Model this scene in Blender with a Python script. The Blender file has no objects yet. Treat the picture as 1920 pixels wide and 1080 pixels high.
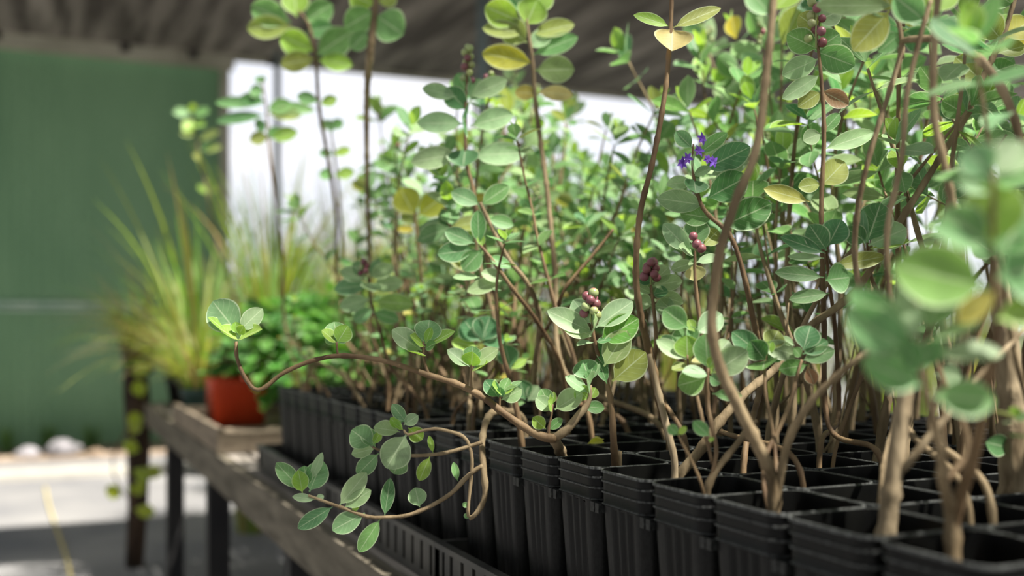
import bpy, math, random
from mathutils import Vector, Matrix, noise
R = random.Random(11)
SC = bpy.context.scene
COL = SC.collection

# ------------------------------------------------------------------ camera, world, sun, exposure
TH = math.radians(24.0); CS, SN = math.cos(TH), math.sin(TH)
CAMH, FPX, HOR = 1.2, 2000.0, 610.0
cam = bpy.data.objects.new('camera', bpy.data.cameras.new('camera')); COL.objects.link(cam)
cam.location = (0, 0, CAMH); cam.rotation_euler = (math.radians(90), 0, -TH)
cam.data.sensor_width = 36; cam.data.lens = FPX / 1920 * 36; cam.data.shift_y = (HOR - 540) / 1920
cam.data.clip_start = .02; cam.data.clip_end = 300
cam.data.dof.use_dof = True; cam.data.dof.focus_distance = 1.22; cam.data.dof.aperture_fstop = 2.5
SC.camera = cam

W = bpy.data.worlds.new('sky'); SC.world = W; W.use_nodes = True
nt = W.node_tree; nt.nodes.clear()
wo = nt.nodes.new('ShaderNodeOutputWorld'); bg = nt.nodes.new('ShaderNodeBackground')
tc = nt.nodes.new('ShaderNodeTexCoord'); mp = nt.nodes.new('ShaderNodeMapping'); mp.inputs['Scale'].default_value = (1.2, 1.2, 5)
nz = nt.nodes.new('ShaderNodeTexNoise'); nz.inputs['Scale'].default_value = 2.2; nz.inputs['Detail'].default_value = 5
cr = nt.nodes.new('ShaderNodeValToRGB')
cr.color_ramp.elements[0].position = .35; cr.color_ramp.elements[0].color = (.76, .80, .90, 1)
cr.color_ramp.elements[1].position = .62; cr.color_ramp.elements[1].color = (.96, .96, 1.0, 1)
nt.links.new(tc.outputs['Generated'], mp.inputs['Vector']); nt.links.new(mp.outputs[0], nz.inputs['Vector'])
nt.links.new(nz.outputs[0], cr.inputs[0]); nt.links.new(cr.outputs[0], bg.inputs[0]); nt.links.new(bg.outputs[0], wo.inputs[0])
# sky brightness shaped for the light: white low ahead, dimmer overhead and behind
dt = nt.nodes.new('ShaderNodeVectorMath'); dt.operation = 'DOT_PRODUCT'; dt.inputs[1].default_value = (.38, .88, -.28); nt.links.new(tc.outputs['Generated'], dt.inputs[0])
mr = nt.nodes.new('ShaderNodeMapRange'); mr.interpolation_type = 'SMOOTHSTEP'; mr.inputs['From Min'].default_value = .15; mr.inputs['From Max'].default_value = .78; mr.inputs['To Min'].default_value = 0; mr.inputs['To Max'].default_value = 1
nt.links.new(dt.outputs['Value'], mr.inputs[0])
sm_ = nt.nodes.new('ShaderNodeMix'); sm_.data_type = 'RGBA'; sm_.inputs[6].default_value = (.46, .48, .50, 1); nt.links.new(mr.outputs[0], sm_.inputs[0]); nt.links.new(cr.outputs[0], sm_.inputs[7]); nt.links.new(sm_.outputs[2], bg.inputs[0])
bg.inputs[1].default_value = 1.15
sl = bpy.data.lights.new('sun', 'SUN'); sl.energy = 11.5; sl.angle = math.radians(1.2); sl.color = (1, .96, .88)
sun = bpy.data.objects.new('sun', sl); COL.objects.link(sun)
sun.rotation_euler = Vector((.30, -.56, 1.0)).to_track_quat('Z', 'Y').to_euler()
SC.view_settings.view_transform = 'Standard'; SC.view_settings.look = 'None'
SC.view_settings.gamma = 1; SC.view_settings.exposure = 0.14; SC.view_settings.use_curve_mapping = False
SC.cycles.max_bounces = 8; SC.cycles.transmission_bounces = 4; SC.cycles.diffuse_bounces = 4

def P(px, py, Z):
    X = (px - 960) / FPX * Z; U = (HOR - py) / FPX * Z
    return Vector((X * CS + Z * SN, -X * SN + Z * CS, CAMH + U))
def proj(p):
    Z = p[0] * SN + p[1] * CS; X = p[0] * CS - p[1] * SN
    return 960 + X / Z * FPX, HOR - (p[2] - CAMH) / Z * FPX, Z
CAMP = Vector((0, 0, CAMH)); UP = Vector((0, 0, 1))

# ------------------------------------------------------------------ materials
def mat(name, col, rough=.6, spec=.4, noise_scale=0, col2=None, stretch=(1, 1, 1), detail=4, bump=0, bscale=40, lo=.35, hi=.65, metal=0, coord='Object'):
    m = bpy.data.materials.new(name); m.use_nodes = True; n = m.node_tree.nodes; l = m.node_tree.links
    b = n['Principled BSDF']; b.inputs['Base Color'].default_value = (*col, 1); b.inputs['Roughness'].default_value = rough
    b.inputs['Specular IOR Level'].default_value = spec; b.inputs['Metallic'].default_value = metal
    t = n.new('ShaderNodeTexCoord'); mp = n.new('ShaderNodeMapping'); mp.inputs['Scale'].default_value = stretch
    l.new(t.outputs[coord], mp.inputs[0])
    if noise_scale:
        z = n.new('ShaderNodeTexNoise'); z.inputs['Scale'].default_value = noise_scale; z.inputs['Detail'].default_value = detail
        l.new(mp.outputs[0], z.inputs['Vector']); r = n.new('ShaderNodeValToRGB')
        r.color_ramp.elements[0].position = lo; r.color_ramp.elements[0].color = (*col, 1)
        r.color_ramp.elements[1].position = hi; r.color_ramp.elements[1].color = (*col2, 1)
        l.new(z.outputs[0], r.inputs[0]); l.new(r.outputs[0], b.inputs['Base Color'])
    if bump:
        z2 = n.new('ShaderNodeTexNoise'); z2.inputs['Scale'].default_value = bscale; l.new(mp.outputs[0], z2.inputs['Vector'])
        bp = n.new('ShaderNodeBump'); bp.inputs['Strength'].default_value = bump; bp.inputs['Distance'].default_value = .005
        l.new(z2.outputs[0], bp.inputs['Height']); l.new(bp.outputs[0], b.inputs['Normal'])
    return m

def add_worn_highlights(m):  # adds vertex grey to the base colour: painted edge highlights, mottled like wear
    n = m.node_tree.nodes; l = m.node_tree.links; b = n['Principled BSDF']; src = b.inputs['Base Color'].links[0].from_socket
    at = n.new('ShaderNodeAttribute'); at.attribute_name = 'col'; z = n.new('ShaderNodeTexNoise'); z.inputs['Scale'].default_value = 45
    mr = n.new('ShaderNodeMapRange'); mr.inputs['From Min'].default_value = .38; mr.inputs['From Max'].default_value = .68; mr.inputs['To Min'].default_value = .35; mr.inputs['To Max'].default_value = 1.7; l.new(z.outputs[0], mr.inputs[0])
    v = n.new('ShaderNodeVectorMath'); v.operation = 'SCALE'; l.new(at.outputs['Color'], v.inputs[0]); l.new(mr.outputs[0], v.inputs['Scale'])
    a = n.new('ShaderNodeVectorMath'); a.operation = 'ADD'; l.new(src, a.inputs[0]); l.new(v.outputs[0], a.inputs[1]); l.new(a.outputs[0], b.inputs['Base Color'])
def leaf_mat(name, transl=.45, rough=.5, spec=.35, under=1.3):
    m = bpy.data.materials.new(name); m.use_nodes = True; n = m.node_tree.nodes; l = m.node_tree.links
    b = n['Principled BSDF']; b.inputs['Roughness'].default_value = rough; b.inputs['Specular IOR Level'].default_value = spec
    at = n.new('ShaderNodeAttribute'); at.attribute_name = 'col'
    uv = n.new('ShaderNodeUVMap'); sx = n.new('ShaderNodeSeparateXYZ'); l.new(uv.outputs[0], sx.inputs[0])
    def M(op, a, bb, c=None):
        x = n.new('ShaderNodeMath'); x.operation = op
        for i, v in enumerate((a, bb, c)):
            if v is None: continue
            if isinstance(v, (int, float)): x.inputs[i].default_value = v
            else: l.new(v, x.inputs[i])
        return x.outputs[0]
    s = M('ABSOLUTE', M('SUBTRACT', sx.outputs[0], .5), 0)            # 0 midrib .. .5 edge
    mid = M('LESS_THAN', s, .022)
    v = M('SUBTRACT', sx.outputs[1], M('MULTIPLY', s, .55)); fr = M('FRACT', M('MULTIPLY', v, 7), 0)
    vein = M('MULTIPLY', M('LESS_THAN', M('ABSOLUTE', M('SUBTRACT', fr, .5), 0), .035), .35)
    rim = M('MULTIPLY', M('GREATER_THAN', s, .455), .85)
    f = M('MAXIMUM', M('MAXIMUM', M('MULTIPLY', mid, .7), vein), rim)
    nz = n.new('ShaderNodeTexNoise'); nz.inputs['Scale'].default_value = 70; tcc = n.new('ShaderNodeTexCoord'); l.new(tcc.outputs['Object'], nz.inputs['Vector'])
    hs = n.new('ShaderNodeHueSaturation'); l.new(at.outputs[0], hs.inputs['Color']); l.new(M('ADD', M('MULTIPLY', nz.outputs[0], .7), .65), hs.inputs['Value'])
    mx = n.new('ShaderNodeMix'); mx.data_type = 'RGBA'; l.new(f, mx.inputs[0]); l.new(hs.outputs[0], mx.inputs[6])
    lt = n.new('ShaderNodeMix'); lt.data_type = 'RGBA'; lt.inputs[0].default_value = .6; l.new(at.outputs[0], lt.inputs[6]); lt.inputs[7].default_value = (.66, .74, .50, 1)
    l.new(lt.outputs[2], mx.inputs[7])
    ge = n.new('ShaderNodeNewGeometry'); bk = n.new('ShaderNodeMix'); bk.data_type = 'RGBA'
    l.new(M('MULTIPLY', ge.outputs['Backfacing'], .25), bk.inputs[0]); l.new(mx.outputs[2], bk.inputs[6]); bk.inputs[7].default_value = (.36 * under / 1.3, .44 * under / 1.3, .30 * under / 1.3, 1)
    l.new(bk.outputs[2], b.inputs['Base Color'])
    tr = n.new('ShaderNodeBsdfTranslucent'); th = n.new('ShaderNodeHueSaturation'); th.inputs['Saturation'].default_value = 1.15; th.inputs['Hue'].default_value = .488; th.inputs['Value'].default_value = 1.25
    l.new(mx.outputs[2], th.inputs['Color']); l.new(th.outputs[0], tr.inputs[0])
    ms = n.new('ShaderNodeMixShader'); ms.inputs[0].default_value = transl; l.new(b.outputs[0], ms.inputs[1]); l.new(tr.outputs[0], ms.inputs[2])
    l.new(ms.outputs[0], n['Material Output'].inputs[0])
    return m

M_LEAF = leaf_mat('shrub_leaf')
M_GRASS = leaf_mat('grass_blade', transl=.45, rough=.6)
M_STEM = mat('woody_stem', (.11, .078, .042), .75, .2, 35, (.27, .205, .12), (1, 1, .35), 5, .5, 120)
M_TWIG = mat('brown_twig', (.085, .050, .025), .65, .25, 30, (.20, .135, .07), (1, 1, .4), 5, .3, 120)
M_OLD = mat('grey_bark', (.12, .088, .050), .85, .2, 45, (.31, .245, .155), (1, 1, .3), 6, .9, 70)
M_POT = mat('black_plastic', (.0014, .0015, .0015), .40, .17, 30, (.0055, .0056, .0046), (1, 1, .3), 5, .05, 90)
M_POTW = mat('highlighted_worn_plastic', (.0008, .0009, .0009), .42, .14, 30, (.0035, .0036, .0030), (1, 1, .3), 5, .05, 90); add_worn_highlights(M_POTW)
M_SOIL = mat('potting_soil', (.012, .009, .007), .95, .1, 60, (.05, .037, .025), (1, 1, 1), 6, 1.0, 80)
M_CRATE = mat('crate_plastic', (.018, .017, .015), .5, .4, 12, (.05, .046, .038), (1, 1, 1), 5)
M_WOOD = mat('weathered_wood', (.078, .067, .048), .85, .2, 9, (.17, .147, .11), (8, .5, 3), 6, .5, 20)
M_SLAT = mat('bench_slat', (.13, .115, .095), .85, .2, 7, (.34, .30, .26), (8, .5, 8), 6)
M_LEG = mat('dark_bench_leg', (.010, .010, .011), .7, .25, 8, (.022, .021, .020), (3, 3, .5), 4)
M_POST = mat('rotting_post', (.02, .014, .010), .9, .15, 9, (.085, .055, .038), (4, 4, .6), 6)
M_TRAY = mat('tray_wood', (.16, .125, .09), .85, .2, 10, (.26, .21, .15), (6, .6, 6), 5)
M_TERRA = mat('red_terracotta_plastic', (.40, .038, .012), .5, .3, 8, (.50, .058, .018), (1, 1, 1), 3)
M_TEAL = mat('dark_green_plastic', (.010, .035, .030), .5, .4, 8, (.014, .05, .04))
M_WALL = mat('green_painted_steel', (.165, .305, .170), .6, .25, 1.2, (.22, .375, .215), (1, 1, .35), 5)
M_STRIPE = mat('pale_tape', (.32, .46, .36), .6, .3, 5, (.48, .60, .50), (1, 1, 1), 4)
M_ROOF = mat('shade_cloth', (.085, .074, .068), .95, .1, 2.6, (.38, .34, .31), (2.2, .22, 1), 7, lo=.38, hi=.78)
M_BEAM = mat('painted_beam', (.28, .27, .21), .8, .2, 2, (.44, .42, .34), (1, 1, 1), 3)
M_BRACK = mat('dark_bracket', (.03, .028, .025), .7, .2, 5, (.05, .045, .04))
M_GND = mat('pale_ground_cloth', (.15, .15, .16), .9, .2, 1.3, (.28, .27, .26), (1, 1, 1), 7, .3, 30, lo=.3, hi=.7)
M_CURB = mat('concrete_kerb', (.36, .34, .30), .9, .2, 4, (.44, .42, .37), (1, 1, 1), 5)
M_DIRT = mat('dry_soil_strip', (.20, .145, .10), .95, .1, 6, (.42, .33, .25), (1, 1, 1), 6, .6, 20)
M_ROCK = mat('pale_rock', (.13, .125, .13), .9, .2, 8, (.34, .32, .335), (1, 1, 1), 5, .6, 14)
M_STEEL = mat('galvanised_pipe', (.16, .20, .19), .5, .4, 5, (.22, .26, .25))
M_BERRY = None

def attr_mat(name, rough=.4, spec=.4):
    m = bpy.data.materials.new(name); m.use_nodes = True; n = m.node_tree.nodes; l = m.node_tree.links
    b = n['Principled BSDF']; b.inputs['Roughness'].default_value = rough; b.inputs['Specular IOR Level'].default_value = spec
    at = n.new('ShaderNodeAttribute'); at.attribute_name = 'col'; z = n.new('ShaderNodeTexNoise'); z.inputs['Scale'].default_value = 300
    h = n.new('ShaderNodeHueSaturation'); mm = n.new('ShaderNodeMath'); mm.operation = 'MULTIPLY_ADD'; mm.inputs[1].default_value = .8; mm.inputs[2].default_value = .6
    l.new(z.outputs[0], mm.inputs[0]); l.new(mm.outputs[0], h.inputs['Value']); l.new(at.outputs[0], h.inputs['Color']); l.new(h.outputs[0], b.inputs['Base Color'])
    return m
M_BERRY = attr_mat('berry_skin'); M_PETAL = attr_mat('purple_petal', .6, .2)

# ------------------------------------------------------------------ mesh helpers
class MB:
    def __init__(s): s.v = []; s.f = []; s.c = []; s.uv = []
    def box(s, a, b, m=None):
        i = len(s.v)
        for z in (a[2], b[2]):
            for x, y in ((a[0], a[1]), (b[0], a[1]), (b[0], b[1]), (a[0], b[1])):
                p = Vector((x, y, z)); s.v.append(m @ p if m else p)
        for q in ((0, 3, 2, 1), (4, 5, 6, 7), (0, 1, 5, 4), (1, 2, 6, 5), (2, 3, 7, 6), (3, 0, 4, 7)): s.f.append([i + k for k in q])
    def rings(s, rs, cap0=True, cap1=True, close=True):
        i = len(s.v); n = len(rs[0])
        for r in rs: s.v.extend(r)
        for a in range(len(rs) - 1):
            for k in range(n if close else n - 1):
                k2 = (k + 1) % n; s.f.append([i + a * n + k, i + a * n + k2, i + (a + 1) * n + k2, i + (a + 1) * n + k])
        if cap0: s.f.append([i + k for k in range(n - 1, -1, -1)])
        if cap1: s.f.append([i + (len(rs) - 1) * n + k for k in range(n)])
    def tube(s, pts, rad, n=7, bumps=0):
        rs = []; prev = None
        for j, p in enumerate(pts):
            d = (pts[min(j + 1, len(pts) - 1)] - pts[max(j - 1, 0)])
            if d.length < 1e-9: d = Vector((0, 0, 1))
            d.normalize()
            if prev is None: prev = d.orthogonal().normalized()
            u = (prev - d * prev.dot(d)).normalized(); prev = u; w = d.cross(u); r = rad[j]
            rs.append([p + (u * math.cos(2 * math.pi * k / n) + w * math.sin(2 * math.pi * k / n)) * r for k in range(n)])
        s.rings(rs)
    def ball(s, c, r, col=None, nu=8, nv=6, sx=1, sy=1, sz=1, jit=0, top=None):
        i = len(s.v); k0 = len(s.v)
        for a in range(nv + 1):
            ph = math.pi * a / nv
            for b in range(nu):
                th = 2 * math.pi * b / nu; rr = r * (1 + (R.uniform(-jit, jit) if jit else 0))
                s.v.append(Vector((c[0] + math.sin(ph) * math.cos(th) * rr * sx, c[1] + math.sin(ph) * math.sin(th) * rr * sy, c[2] + math.cos(ph) * rr * sz)))
                if col is not None: s.c.append(top if (top and a <= 1) else col)
        for a in range(nv):
            for b in range(nu):
                b2 = (b + 1) % nu; s.f.append([i + a * nu + b, i + (a + 1) * nu + b, i + (a + 1) * nu + b2, i + a * nu + b2])
    def leaf(s, B, A, N, L, Wd, cup=.25, bend=0., col=(.15, .3, .12), nt=7, ns=4, shape='ob', wave=0.):
        A = A.normalized(); N = (N - A * N.dot(A))
        N = N.normalized() if N.length > 1e-6 else A.orthogonal().normalized()
        S = A.cross(N); i = len(s.v); ph = R.uniform(0, 6)
        for a in range(nt + 1):
            t = a / nt
            if shape == 'ob':
                tt = max(0, (t - .05) / .95); w = math.sin(math.pi * tt ** 1.12) ** .62 if 0 < tt < 1 else 0
                if t < .2: w = max(w * (t / .2) ** .8, .07)
                w = max(w, .05)
            elif shape == 'blade': w = max(.05, min(1, t * 4 + .5) * (1 - t ** 3))
            else: w = max(.04, math.sin(math.pi * t ** .8))
            w *= Wd / 2
            for b in range(ns + 1):
                q = -1 + 2 * b / ns
                h = cup * w * (q * q) + bend * L * t * t + wave * Wd * math.sin(t * 7 + ph + q) * abs(q) * .5
                s.v.append(B + A * (t * L) + S * (q * w) + N * h); s.c.append(col); s.uv.append((b / ns, t))
        n1 = ns + 1
        for a in range(nt):
            for b in range(ns): s.f.append([i + a * n1 + b, i + a * n1 + b + 1, i + (a + 1) * n1 + b + 1, i + (a + 1) * n1 + b])
    def mesh(s, name, m, smooth=True, org=None):
        me = bpy.data.meshes.new(name); vs = s.v if org is None else [v - org for v in s.v]
        me.from_pydata([tuple(v) for v in vs], [], s.f)
        if len(s.c) == len(s.v) and s.c:
            a = me.color_attributes.new('col', 'FLOAT_COLOR', 'POINT'); fl = []
            for c in s.c: fl.extend((c[0], c[1], c[2], 1))
            a.data.foreach_set('color', fl)
        if len(s.uv) == len(s.v) and s.uv:
            u = me.uv_layers.new(name='UVMap'); fl = []
            for f in s.f:
                for k in f: fl.extend(s.uv[k])
            u.data.foreach_set('uv', fl)
        if smooth: me.polygons.foreach_set('use_smooth', [True] * len(me.polygons))
        me.materials.append(m); me.update(); return me
    def build(s, name, m, parent=None, smooth=True, org=None):
        return ob(name, s.mesh(name, m, smooth, org), parent)
def ob(name, me, parent=None, loc=None):
    o = bpy.data.objects.new(name, me); COL.objects.link(o)
    if parent: o.parent = parent
    if loc is not None: o.location = loc
    return o
def tag(o, label, cat, group=None, kind=None):
    o['label'] = label; o['category'] = cat
    if group: o['group'] = group
    if kind: o['kind'] = kind
    return o
def thing(name, label, cat, loc=(0, 0, 0), group=None): return tag(ob(name, None, None, loc), label, cat, group)
def struct(name, mb, m, smooth=False):
    o = mb.build(name, m, None, smooth); o['kind'] = 'structure'; return o
def smooth_path(pts, rad, step=.006):
    out = []; ro = []; n = len(pts)
    for i in range(n - 1):
        p0 = pts[max(i - 1, 0)]; p1 = pts[i]; p2 = pts[i + 1]; p3 = pts[min(i + 2, n - 1)]
        k = max(2, min(24, int((p2 - p1).length / step)))
        for j in range(k):
            t = j / k
            out.append(.5 * ((2 * p1) + (p2 - p0) * t + (2 * p0 - 5 * p1 + 4 * p2 - p3) * t * t + (3 * p1 - p0 - 3 * p2 + p3) * t ** 3))
            ro.append(rad[i] * (1 - t) + rad[i + 1] * t)
    out.append(pts[-1]); ro.append(rad[-1])
    acc = 0; ph = R.uniform(0, .03)
    for i in range(len(out)):
        if i: acc += (out[i] - out[i - 1]).length
        ro[i] *= 1 + .28 * max(0, 1 - abs(((acc + ph) % .032) - .016) / .004) + R.uniform(-.04, .04)
    return out, ro

# leaf colours
GREY = (.175, .325, .140); DARK = (.095, .235, .080); MID = (.160, .330, .115); YOUNG = (.270, .440, .080)
PALE = (.31, .45, .23); YEL = (.480, .440, .110); OLIVE = (.270, .320, .085); CREAM = (.56, .50, .22); TEAL = (.100, .240, .100)
DRY = (.33, .20, .10)
def jit(c, a=.15):
    f = R.uniform(1 - a, 1 + a); return (c[0] * f * R.uniform(.92, 1.08), c[1] * f, c[2] * f * R.uniform(.9, 1.1))
def pick():
    x = R.random()
    return jit(GREY if x < .32 else PALE if x < .47 else MID if x < .70 else TEAL if x < .80 else YOUNG if x < .90 else GREY if x < .94 else OLIVE if x < .975 else YEL)

# ------------------------------------------------------------------ the setting
ROOF_Z = 3.91
g = MB(); g.box((-30, -6, -.1), (60, 120, 0)); struct('ground', g, M_GND)
WX1 = 1.73
w = MB(); n = 560; rs0 = []; pts = []
for i in range(n + 1):
    x = -5.2 + (WX1 + 5.2) * i / n; y = 11.2 - .012 * max(-.6, min(.6, math.sin(x * 2 * math.pi / .09)))
    pts.append((x, y))
for i in range(n):
    k = len(w.v); (x0, y0), (x1, y1) = pts[i], pts[i + 1]
    w.v += [Vector((x0, y0, 0)), Vector((x1, y1, 0)), Vector((x1, y1, 3.84)), Vector((x0, y0, 3.84))]; w.f.append([k, k + 1, k + 2, k + 3])
w.box((-5.2, 11.22, 0), (WX1, 13.2, 3.8))
struct('wall_back', w, M_WALL)
t1 = MB(); t1.box((-5.2, 11.165, 1.385), (1.0, 11.186, 1.425)); t1.box((-5.2, 11.165, 1.335), (1.0, 11.186, 1.360)); struct('trim_1', t1, M_STRIPE)
t2 = MB(); t2.box((WX1 - .02, 11.14, 0), (WX1 + .07, 11.3, 3.84)); struct('trim_2', t2, M_BEAM)
c = MB(); c.box((-6, 8.35, ROOF_Z + .03), (2.4, 11.1, ROOF_Z + .06)); c.box((2.4, 6.0, ROOF_Z + .03), (12, 11.1, ROOF_Z + .06))
rr = random.Random(5); y = -3.0
while y < 3.5:      # unseen shade strips added over the bench to dapple the sun
    w_ = rr.uniform(.03, .09); c.box((-3.5, y, ROOF_Z + .03), (7.5, y + w_, ROOF_Z + .035)); y += w_ + rr.uniform(.08, .22)
c.box((-3.5, 3.7, ROOF_Z + .03), (7.5, 4.8, ROOF_Z + .035))  # unseen wide strip, put in to shade the ground past the bench
struct('ceiling', c, M_ROOF)
bm_ = MB(); bm_.box((-6, 11.02, ROOF_Z - .11), (WX1 + .1, 11.14, ROOF_Z + .03)); bm_.box((WX1 + .1, 11.04, ROOF_Z - .02), (12, 11.10, ROOF_Z + .03)); struct('beam', bm_, M_BEAM)
for i, x in enumerate((-.35, .78, 1.42, 2.2)):
    b = MB(); b.box((x - .04, 10.97, ROOF_Z - .05), (x + .04, 11.02, ROOF_Z + .03)); tag(b.build('roof_bracket', M_BRACK, None, False), ['dark bracket on the roof beam, leftmost in the photo', 'dark bracket on the roof beam, second from the left', 'dark bracket on the roof beam beside the green wall end', 'dark bracket on the roof beam over the open sky'][i], 'bracket', 'brackets on the roof beam')
for (px, Z, r, lab) in ((905, 8.4, .05, 'grey green steel roof post standing behind the tall shrubs'), (520, 10.6, .035, 'thin steel roof post just right of the green wall')):
    q = P(px, 600, Z); m_ = MB(); m_.tube([Vector((q.x, q.y, z)) for z in (0, 2, ROOF_Z + .02)], [r] * 3, 12); o = m_.build('roof_post', M_STEEL); tag(o, lab, 'post')
kb = MB(); kb.box((-6, 9.05, 0), (2.7, 9.42, .045)); struct('kerb', kb, M_CURB)
ds = MB(); ds.box((-6, 10.3, 0), (3, 11.3, .03)); struct('soil_strip', ds, M_DIRT)
for i, (px, py, Z, r, lab) in enumerate(((118, 836, 9.62, .12, 'larger pale rock lying at the foot of the green wall'), (52, 848, 9.50, .085, 'smaller pale rock left of the larger one at the wall foot'), (178, 838, 9.65, .06, 'small brown stone right of the pale rocks by the wall'))):
    q = P(px, py, Z); b = MB(); b.ball(Vector((q.x, q.y, r * .6)), r, None, 12, 8, 1.25, 1, .8, .12); tag(b.build('rock', M_DIRT if i == 2 else M_ROCK), lab, 'rock')
cd = MB(); pp = [P(x, y, 2400 / (y - 610)) for x, y in ((85, 915), (92, 950), (108, 1000), (125, 1050), (135, 1100))]
for q in pp: q.z = .008
cp, cr_ = smooth_path(pp, [.008] * 5, .1); cd.tube(cp, [.008] * len(cp), 6)
tag(cd.build('cord', mat('yellow_cord', (.55, .44, .16), .7, .2, 10, (.62, .52, .22))), 'thin yellow cord lying across the pale ground', 'cord')

# ------------------------------------------------------------------ bench
BT = .82; BX0, BX1, BY0, BY1 = .48, 1.62, -.25, 5.5
bench = thing('potting_bench', 'long weathered grey wooden slatted bench carrying all the black pots', 'bench', (BX0, BY1, 0))
def bp(name, mb, m, sm=False): return mb.build(name, m, bench, sm, Vector((BX0, BY1, 0)))
m_ = MB(); m_.box((BX0, BY0, BT - .10), (BX0 + .028, BY1, BT)); bp('fascia_board', m_, M_WOOD)
m_ = MB(); m_.box((BX1 - .028, BY0, BT - .10), (BX1, BY1, BT)); bp('fascia_board', m_, M_WOOD)
m_ = MB(); m_.box((BX0 + .028, BY1 - .03, BT - .10), (BX1 - .028, BY1, BT)); bp('end_board', m_, M_WOOD)
x = BX0 + .03
while x < BX1 - .06:
    m_ = MB(); m_.box((x, BY0, BT - .02), (x + .05, BY1 - .03, BT)); bp('slat', m_, M_SLAT); x += .0685
for y in (.0, 1.18, 2.38, 3.6, 4.79):
    for x in (BX0 + .03, BX1 - .10):
        m_ = MB(); m_.box((x, y - .033, 0), (x + .068, y + .035, BT - .021)); bp('leg', m_, M_LEG)
    m_ = MB(); m_.box((BX0 + .03, y + .036, BT - .11), (BX1 - .03, y + .07, BT - .021)); bp('cross_beam', m_, M_LEG)
q = P(252, 1062, 5.30)
m_ = MB(); rs = []
for z, r in ((0, .045), (.3, .05), (.6, .058), (.85, .066), (.96, .06)): rs.append([Vector((q.x + r * math.cos(a) + .02 * math.sin(z * 3), q.y + r * math.sin(a), z)) for a in [k * math.pi / 4 + .4 for k in range(8)]])
m_.rings(rs); po = thing('wooden_post', 'rotting dark brown post with yellow-green vine at the far bench end', 'post', (q.x, q.y, 0))
m_.build('post_shaft', M_POST, po, True, Vector((q.x, q.y, 0)))
v = MB(); vs = MB()
vp = [Vector((q.x + .08 * math.sin(z * 9) - .03, q.y - .075 - .01 * math.cos(z * 9), z)) for z in [k * .08 for k in range(4, 12)]]
vs.tube(vp, [.004] * len(vp), 5)
for (px, py) in ((245, 700), (265, 745), (258, 800), (245, 815), (262, 845), (250, 880), (258, 915), (248, 925), (228, 930), (252, 955), (268, 880)):
    b = P(px, py, 5.2); v.leaf(b, Vector((R.uniform(-1, 1), -.3, R.uniform(-.4, .6))), Vector((-.2, -1, .4)), .10, .07, .2, 0, jit((.36, .46, .05), .2))
v.build('vine_leaves', M_LEAF, po, True, Vector((q.x, q.y, 0))); vs.build('vine_stem', M_TWIG, po, True, Vector((q.x, q.y, 0)))

# ------------------------------------------------------------------ pots
PIT = .105; RIM = 1.045; PH = RIM - BT - .012
def sq(h, r, z, rib=0, ns=17, nc=4):
    out = []
    for side in range(4):
        a = side * math.pi / 2
        ca, sa = math.cos(a), math.sin(a)
        loc = []
        for i in range(ns):
            u = -1 + 2 * i / (ns - 1); off = 0
            if rib and 1 < i < ns - 2: off = -rib if (i // 2) % 2 == 0 else 0
            loc.append((h + off, u * (h - r)))
        for k in range(1, nc + 1):
            t = k / (nc + 1) * math.pi / 2; loc.append((h - r + r * math.cos(t), h - r + r * math.sin(t)))
        out += [Vector((x * ca - y * sa, x * sa + y * ca, z)) for x, y in loc]
    return out
def pot_mesh(name, H=PH, hw=.0508, m=M_POT, r=.016):
    b = MB(); rs = []
    k = H / PH
    prof = [(0, .76, .0), (.02, .775, .0020), (.10, .86, .0026), (H - .0385, .945, .0026), (H - .0380, .945, 0), (H - .0365, .985, 0), (H - .0345, .955, 0),
            (H - .0250, .958, 0), (H - .0242, .990, 0), (H - .0226, .990, 0), (H - .0218, .960, 0), (H - .0135, .962, 0), (H - .0127, .992, 0), (H - .0111, .992, 0), (H - .0103, .964, 0),
            (H - .0034, .966, 0), (H - .0026, 1.0, 0), (H, 1.0, 0), (H + .0002, .985, 0), (H, .955, 0), (H - .003, .950, 0), (H - .04, .925, 0)]
    pc = []
    for z, f, rib in prof:
        ring = sq(hw * f, r * (f if f > .8 else .9), z, rib); rs.append(ring)
        w_ = .075 if z > H - .0028 and f > .98 else .045 if f in (.990, .992) or f == .985 else .0  # highlights on lip and ridges painted in as lighter worn grey
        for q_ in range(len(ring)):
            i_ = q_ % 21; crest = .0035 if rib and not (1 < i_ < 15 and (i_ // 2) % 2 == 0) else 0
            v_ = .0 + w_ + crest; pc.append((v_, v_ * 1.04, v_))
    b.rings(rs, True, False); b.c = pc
    # corner lugs
    for sx in (-1, 1):
        for sy in (-1, 1):
            b.box((sx * (hw * .93) - .004, sy * (hw * .93) - .004, H - .048), (sx * (hw * .93) + .004, sy * (hw * .93) + .004, H - .0375))
    b.c += [(.02, .021, .02)] * (len(b.v) - len(b.c))
    return b.mesh(name, m, True)
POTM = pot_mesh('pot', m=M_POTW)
try:
    for p_ in POTM.polygons: pass
    POTM.set_sharp_from_angle(angle=math.radians(40))
except Exception: pass
def soil_mesh(h, seed):
    b = MB(); n = 10; rr = random.Random(seed); H = PH - .028
    for i in range(n + 1):
        for j in range(n + 1):
            x = -h + 2 * h * i / n; y = -h + 2 * h * j / n
            b.v.append(Vector((x, y, H + rr.uniform(-.002, .003) + .004 * (1 - (x * x + y * y) / (h * h)))))
    for i in range(n):
        for j in range(n): k = i * (n + 1) + j; b.f.append([k, k + n + 1, k + n + 2, k + 1])
    return b.mesh('potting_soil', M_SOIL)
SOILM = [soil_mesh(.0462, s) for s in range(3)]
SOILZ = BT + .012 + PH - .026
def pot_xy(col, k): return (.552 + PIT * (col + .5), .497 + PIT * (k + .5))

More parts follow.
